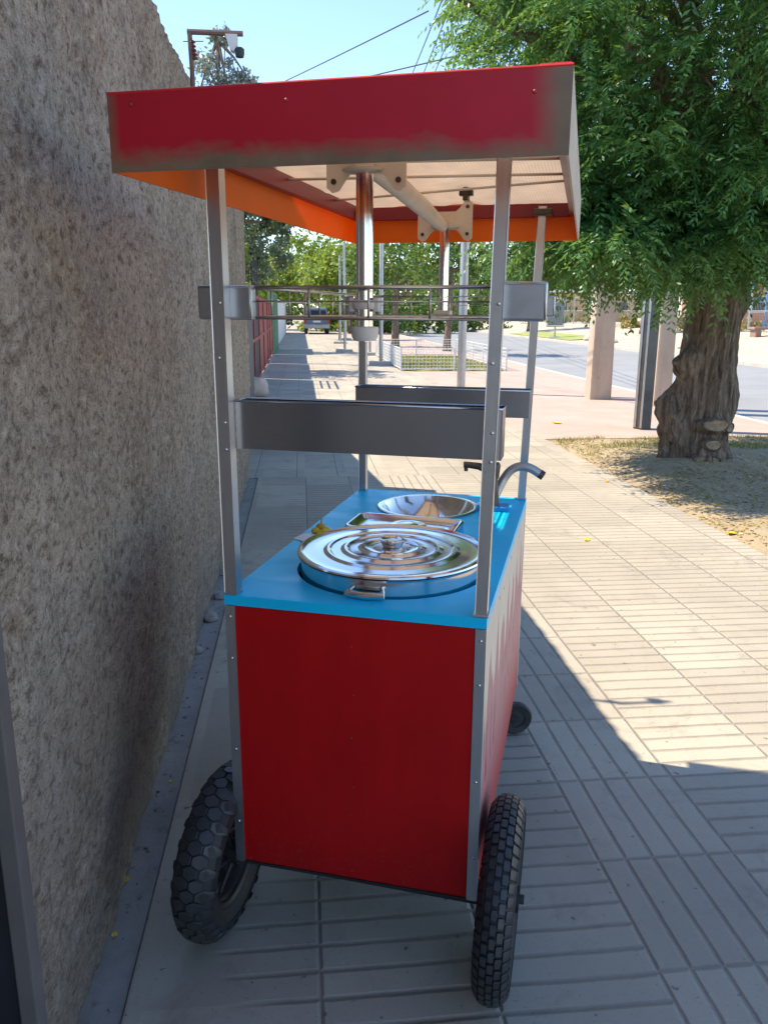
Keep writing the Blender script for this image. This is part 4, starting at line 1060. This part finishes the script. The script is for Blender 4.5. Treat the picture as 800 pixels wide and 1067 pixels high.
ctrl = [Vector(q) for q in ((.208, 1.000, .990), (.220, 1.020, 1.020), (.236, 1.034, 1.054), (.256, 1.037, 1.083), (.280, 1.038, 1.098), (.306, 1.039, 1.100), (.330, 1.040, 1.092), (.354, 1.041, 1.078))]
def cr(P, n=5):
    P = [P[0]*2-P[1]]+P+[P[-1]*2-P[-2]]; out = []
    for i in range(1, len(P)-2):
        for k in range(n):
            f = k/n; a, b_, c, d = P[i-1], P[i], P[i+1], P[i+2]
            out.append(.5*((2*b_)+(c-a)*f+(2*a-5*b_+4*c-d)*f*f+(3*b_-a-3*c+d)*f**3))
    return out+[P[-2]]
pts = cr(ctrl); tube(b, pts, .0148, 16, False); add('bent_pipe', b, M_galv, tp, True, 60)
b = B(); e = pts[-1]; d = (pts[-1]-pts[-2]).normalized(); tube(b, [e-d*.002, e+d*.014], .0154, 16); add('pipe_end', b, M_faucet, tp, True, 50)

# --- wheels
def tyre(R, W, style):
    b = B(); r_in = R*.60; prof = []
    n = 14
    for k in range(n+1):                                                   # rounded casing from inner bead to inner bead
        a = -math.pi*.5-.62+(math.pi+1.24)*k/n
        prof.append((R-.012-W*.46+W*.46*math.cos(a)*1.0 if False else r_in+(R-.010-r_in)*max(0, .42+.58*math.cos(a*.86)), W*.5*math.sin(max(-math.pi/2, min(math.pi/2, a*.78)))))
    prof = [(r_in, -W*.36), (r_in+.012, -W*.42), (r_in+.035, -W*.5), (R-.06, -W*.52), (R-.034, -W*.48), (R-.018, -W*.36), (R-.011, -W*.18), (R-.009, 0), (R-.011, W*.18), (R-.018, W*.36), (R-.034, W*.48), (R-.06, W*.52), (r_in+.035, W*.5), (r_in+.012, W*.42), (r_in, W*.36)]
    lathe(b, prof, 96, (0, 0, 0), 'X', True)
    # tread blocks wrapped on the crown
    def Rat(h):
        q = abs(h)/(W*.5); return R-.009-.002*q-.024*q**3.0
    def block(poly, depth=.009, ch=.86):
        outl = []; nn = len(poly); cx = sum(p[0] for p in poly)/nn; cy = sum(p[1] for p in poly)/nn
        for s, dz in ((1.0, -.004), (1.0, depth*.75), (ch, depth)):
            ring = []
            for (h, arc) in poly:
                hh = cx+(h-cx)*s; aa = (cy+(arc-cy)*s)/R; rr = Rat(hh)+dz
                ring.append(b.verts.new((hh, rr*math.cos(aa), rr*math.sin(aa))))
            outl.append(ring)
        for i in range(2):
            for k in range(nn): b.faces.new((outl[i][k], outl[i][(k+1) % nn], outl[i+1][(k+1) % nn], outl[i+1][k]))
        b.faces.new(outl[2]).material_index = 1
    circ = 2*math.pi*R
    if style == 'block':
        N = 50; st = circ/N; rows = [-.40, -.2, 0, .2, .40]
        for ri, rr in enumerate(rows):
            for k in range(N):
                y = (k+(.5 if ri % 2 else 0))*st; hw, hl = W*.086, st*.40
                block([(rr*W-hw, y-hl*.8), (rr*W-hw*.75, y-hl), (rr*W+hw*.75, y-hl), (rr*W+hw, y-hl*.8), (rr*W+hw, y+hl*.8), (rr*W+hw*.75, y+hl), (rr*W-hw*.75, y+hl), (rr*W-hw, y+hl*.8)], .006)
        for s in (-1, 1):
            for k in range(N): 
                y = k*st; block([(s*W*.495, y-st*.36), (s*W*.52, y-st*.36), (s*W*.52, y+st*.36), (s*W*.495, y+st*.36)] if s > 0 else [(s*W*.52, y-st*.36), (s*W*.495, y-st*.36), (s*W*.495, y+st*.36), (s*W*.52, y+st*.36)], .006)
    else:
        N = 25; st = circ/N
        for ri, rr in enumerate([-.38, -.19, 0, .19, .38]):
            for k in range(N):
                y = (k+(.5 if ri % 2 else 0))*st; w2 = W*.166*(1+.10*math.sin(k*2.4+ri)); l2 = st*.292
                block([(rr*W-w2*.15, y-l2), (rr*W+w2*.15, y-l2), (rr*W+w2, y-l2*.5), (rr*W+w2, y+l2*.5), (rr*W+w2*.15, y+l2), (rr*W-w2*.15, y+l2), (rr*W-w2, y+l2*.5), (rr*W-w2, y-l2*.5)], .0042 if abs(rr) < .3 else .0022, .93)
    return b
def cart_wheel(u, v, R, W, style, camber, label):
    o = add('wheel', tyre(R, W, style), [M_rubber, M_dusty], cart, True, 28, label)
    o.location = (u, v, R-.001); o.rotation_euler = (0, camber, 0)
    ri = R*.60
    b = B(); lathe(b, [(ri+.004, -W*.38), (ri+.006, -W*.34), (ri-.012, -W*.30), (ri-.02, -W*.1), (ri-.02, W*.1), (ri-.012, W*.30), (ri+.006, W*.34), (ri+.004, W*.38), (ri-.004, W*.36), (ri-.024, W*.12), (ri-.024, -W*.12), (ri-.004, -W*.36)], 48, (0, 0, 0), 'X', True); add('rim', b, M_blackmetal, o, True, 40)
    b = B()
    for k in range(10):
        a = 2*math.pi*k/10; s = 1 if k % 2 else -1
        tube(b, [(s*.022, .03*math.cos(a+.25), .03*math.sin(a+.25)), (s*.004, (ri-.02)*math.cos(a), (ri-.02)*math.sin(a))], .006, 6)
    lathe(b, [(.0, -.045), (.032, -.045), (.032, -.02), (.024, 0), (.032, .02), (.032, .045), (0, .045)], 20, (0, 0, 0), 'X'); add('hub', b, M_blackmetal, o, True, 40)
    b = B(); s = 1 if u > 0 else -1; tube(b, [(0, 0, 0), (s*.056, 0, 0)], .007, 10); lathe(b, [(.011, -.006), (.011, .006), (0, .006)], 6, (s*.050, 0, 0), 'X'); lathe(b, [(.011, -.006), (0, -.006)], 6, (s*.050, 0, 0), 'X'); add('axle_nut', b, M_blackmetal, o)
cart_wheel(.358, .045, .238, .080, 'block', .02, 'right wheel with small block tread')
cart_wheel(-.360, .055, .232, .104, 'honeycomb', .08, 'left wheel with honeycomb tread, leaning')
b = B(); bar(b, (-.32, .055, .228), (.32, .045, .228), .03, .028, .002); add('axle', b, M_blackmetal)
for s in (-1, 1):
    R = .064; u, v = s*.300, 1.262
    cf = bpy.data.objects.new('caster', None); COL.objects.link(cf); cf.parent = cart; cf.location = (u, v, 0); cf.rotation_euler = (0, 0, -1.15 if s > 0 else .5)
    b = B(); lathe(b, [(R*.55, -.014), (R*.9, -.017), (R, -.010), (R, .010), (R*.9, .017), (R*.55, .014)], 32, (0, 0, 0), 'X', True); cw = add('caster_wheel', b, M_rubber, cf, True, 40); cw.location = (0, 0, R)
    b = B(); lathe(b, [(0, -.011), (R*.3, -.013), (R*.34, -.010), (R*.56, -.010), (R*.56, .010), (R*.34, .010), (R*.3, .013), (0, .011)], 24, (0, 0, R), 'X'); add('hub', b, M_dark, cf, True, 40)
    b = B()
    for q in (-1, 1): bar(b, (q*.022, 0, R-.004), (q*.020, -s*.075, R+.062), .004, .022)
    bar(b, (-.026, -s*.078, R+.064), (.026, -s*.078, R+.064), .028, .006); add('fork', b, M_blackmetal, cf)
    b = B(); bar(b, (u-s*.075, v-.045, R+.068), (s*.20, LEN-.10, ZB-.004), .03, .02, .002); add('caster_bracket', b, M_blackmetal)

# ------------------------------------------------------------------ things on the counter
def local(u, v, z): return (.0986+u*math.cos(CR)+v*math.sin(CR), 1.697-u*math.sin(CR)+v*math.cos(CR), z)
pot = empty('cooking_pot', local(.025, .30, HC), -CR, 'large round stainless pot sunk in the blue counter with ringed lid', 'pot')
b = B(); lathe(b, [(0, -.20), (.225, -.20), (.233, -.17), (.233, .036), (.240, .040), (.241, .043), (.236, .044), (.229, .040), (.228, -.16), (0, -.19)], 72); obj('body', b, M_chrome, pot, True, 40)
b = B()
prof = [(.239, .0445), (.2425, .047), (.241, .051), (.234, .053), (.226, .0485), (.218, .0465), (.198, .0475), (.176, .0485), (.171, .0510), (.166, .0535), (.160, .0535), (.155, .0505), (.150, .0500), (.132, .0505), (.127, .0530), (.122, .0555), (.116, .0555), (.111, .0525), (.106, .0520), (.088, .0525), (.083, .055), (.078, .0575), (.071, .0575), (.066, .0545), (.060, .053), (.048, .053), (.044, .0555), (0, .056)]
lathe(b, prof, 96); lid = obj('lid', b, M_chrome, pot, True, 22)
b = B(); lathe(b, [(.024, .0565), (.026, .060), (.030, .068), (.0315, .073), (.031, .0765), (.028, .0775), (.024, .0745), (.0, .0735)], 40); obj('knob', b, M_chrome, lid, True, 50)
def pot_handle(a):
    b = B(); r = .233
    pts = [(-.034, r-.002, .022), (-.040, r+.010, .017), (-.045, r+.019, .012), (0, r+.022, .010), (.045, r+.019, .012), (.040, r+.010, .017), (.034, r-.002, .022)]
    tube(b, [(x*math.cos(a)-y*math.sin(a), x*math.sin(a)+y*math.cos(a), z) for x, y, z in pts], [.0055, .0055, .008, .0095, .008, .0055, .0055], 10); obj('handle', b, M_chrome, pot, True, 50)
pot_handle(math.pi-.02); pot_handle(-.02)
# steel pan with lid behind the pot
pan = empty('steel_pan', local(-.022, .672, HC), -CR-.04, 'shallow rectangular stainless pan between the pot and the basin', 'pan')
def rrect(w, h, r, z, n=5):
    P = []
    for cx, cy, a0 in ((w-r, h-r, 0), (-w+r, h-r, 90), (-w+r, -h+r, 180), (w-r, -h+r, 270)):
        for k in range(n+1):
            a = math.radians(a0+90*k/n); P.append((cx+r*math.cos(a), cy+r*math.sin(a), z))
    return P
def rlathe(b, secs, cap=True):
    rings = [[b.verts.new(p) for p in rrect(*s)] for s in secs]; n = len(rings[0])
    for i in range(len(rings)-1):
        for k in range(n): b.faces.new((rings[i][k], rings[i][(k+1) % n], rings[i+1][(k+1) % n], rings[i+1][k]))
    if cap: b.faces.new(rings[-1]); b.faces.new(rings[0][::-1])
    bmesh.ops.recalc_face_normals(b, faces=b.faces[:]); return b
b = B(); rlathe(b, [(.150, .070, .02, .0005), (.166, .084, .02, .004), (.168, .086, .02, .019), (.165, .083, .02, .022), (.158, .076, .018, .021), (.150, .069, .018, .010), (.12, .045, .015, .009)]); obj('tray', b, M_chrome, pan, True, 50)
b = B(); lathe(b, [(.055, .0095), (.057, .014), (.05, .018), (.035, .015), (.028, .020), (.014, .022), (0, .022)], 36, (.01, -.005, 0)); obj('knob', b, M_chrome, pan, True, 50)
# yellow blossom and paper at the counter edge
t = empty('yellow_blossom', local(-.250, .553, HC+.001), .4, 'small yellow dried blossom lying at the left edge of the blue counter', 'flower')
b = B()
for k in range(9):
    a = 2*math.pi*k/9; r = .021
    bmesh.ops.create_icosphere(b, subdivisions=2, radius=.0115, matrix=Matrix.Translation((r*math.cos(a)*.8, r*math.sin(a)*.8, .008+.003*(k % 3))) @ Matrix.Diagonal((1.1, .8, .8, 1)))
obj('petals', b, M_yleaf, t, True)
b = B(); bmesh.ops.create_icosphere(b, subdivisions=2, radius=.015, matrix=Matrix.Translation((0, 0, .019))); tube(b, [(0, 0, .02), (.004, 0, .046)], .0025, 6); obj('centre', b, plain('ochre_centre', (.55, .33, .04), .7, 0, .2, 60), t, True)
V, Fc = grid_fn(lambda a, c: ((a-.5)*.075, (c-.5)*.05, .003+.006*math.sin(a*3)*c), 6, 6)
o = raw('paper_slip', V, Fc, plain('white_paper', (.78, .78, .80), .7, 0, .05)); o.location = local(-.268, .50, HC+.0005); o.rotation_euler = (0, 0, .7); tag(o, 'white paper slip on the counter edge next to the yellow blossom', 'paper')

# ------------------------------------------------------------------ fallen leaves
def leaf(x, y, z, s, rz, label):
    def f(a, c):
        w = math.sin(math.pi*min(1, max(0, a)))**.8*.32*s
        return ((a-.5)*s, (c-.5)*2*w, .004+.12*s*(a-.4)**2+.10*s*abs(c-.5))
    V, Fc = grid_fn(f, 10, 4); o = raw('fallen_leaf', V, Fc, M_yleaf, None, True); o.location = (x, y, z); o.rotation_euler = (random.uniform(-.2, .2), random.uniform(-.2, .2), rz)
    tag(o, label, 'leaf', 'yellow fallen leaves')
for (px, py, s, lb) in [(131, 915, .030, 'larger yellow leaf in the gutter left of the honeycomb tyre'), (119, 972, .024, 'small yellow leaf in the gutter, lowest in the photo'), (178, 812, .018, 'tiny pale yellow leaf on the gutter seam beside the left wheel')]:
    u0_, v0_ = px-400, py-533.5; d = er*(u0_/F_PX)+eu*(-v0_/F_PX)+fwd; tt = -1.6/d.z
    leaf(d.x*tt, d.y*tt, -.012 if d.x*tt < -.45 else 0, s, random.uniform(0, 6), lb)
for (px, py, s, lb) in [(611, 563, .07, 'yellow leaf lying on the sunlit tiles right of the cart'), (762, 556, .10, 'yellow leaf at the edge of the dirt strip, right side'), (580, 441, .16, 'yellow leaf on the pink paving by the dirt corner'), (632, 502, .06, 'yellow leaf by the sidewalk edge below the tree')]:
    u0_, v0_ = px-400, py-533.5; d = er*(u0_/F_PX)+eu*(-v0_/F_PX)+fwd; tt = -1.6/d.z; x, y = d.x*tt, d.y*tt
    leaf(x, y, dirt_z(x, y)+.004 if x > 3.13 and y < 10.1 else .001, s, random.uniform(0, 6), lb)
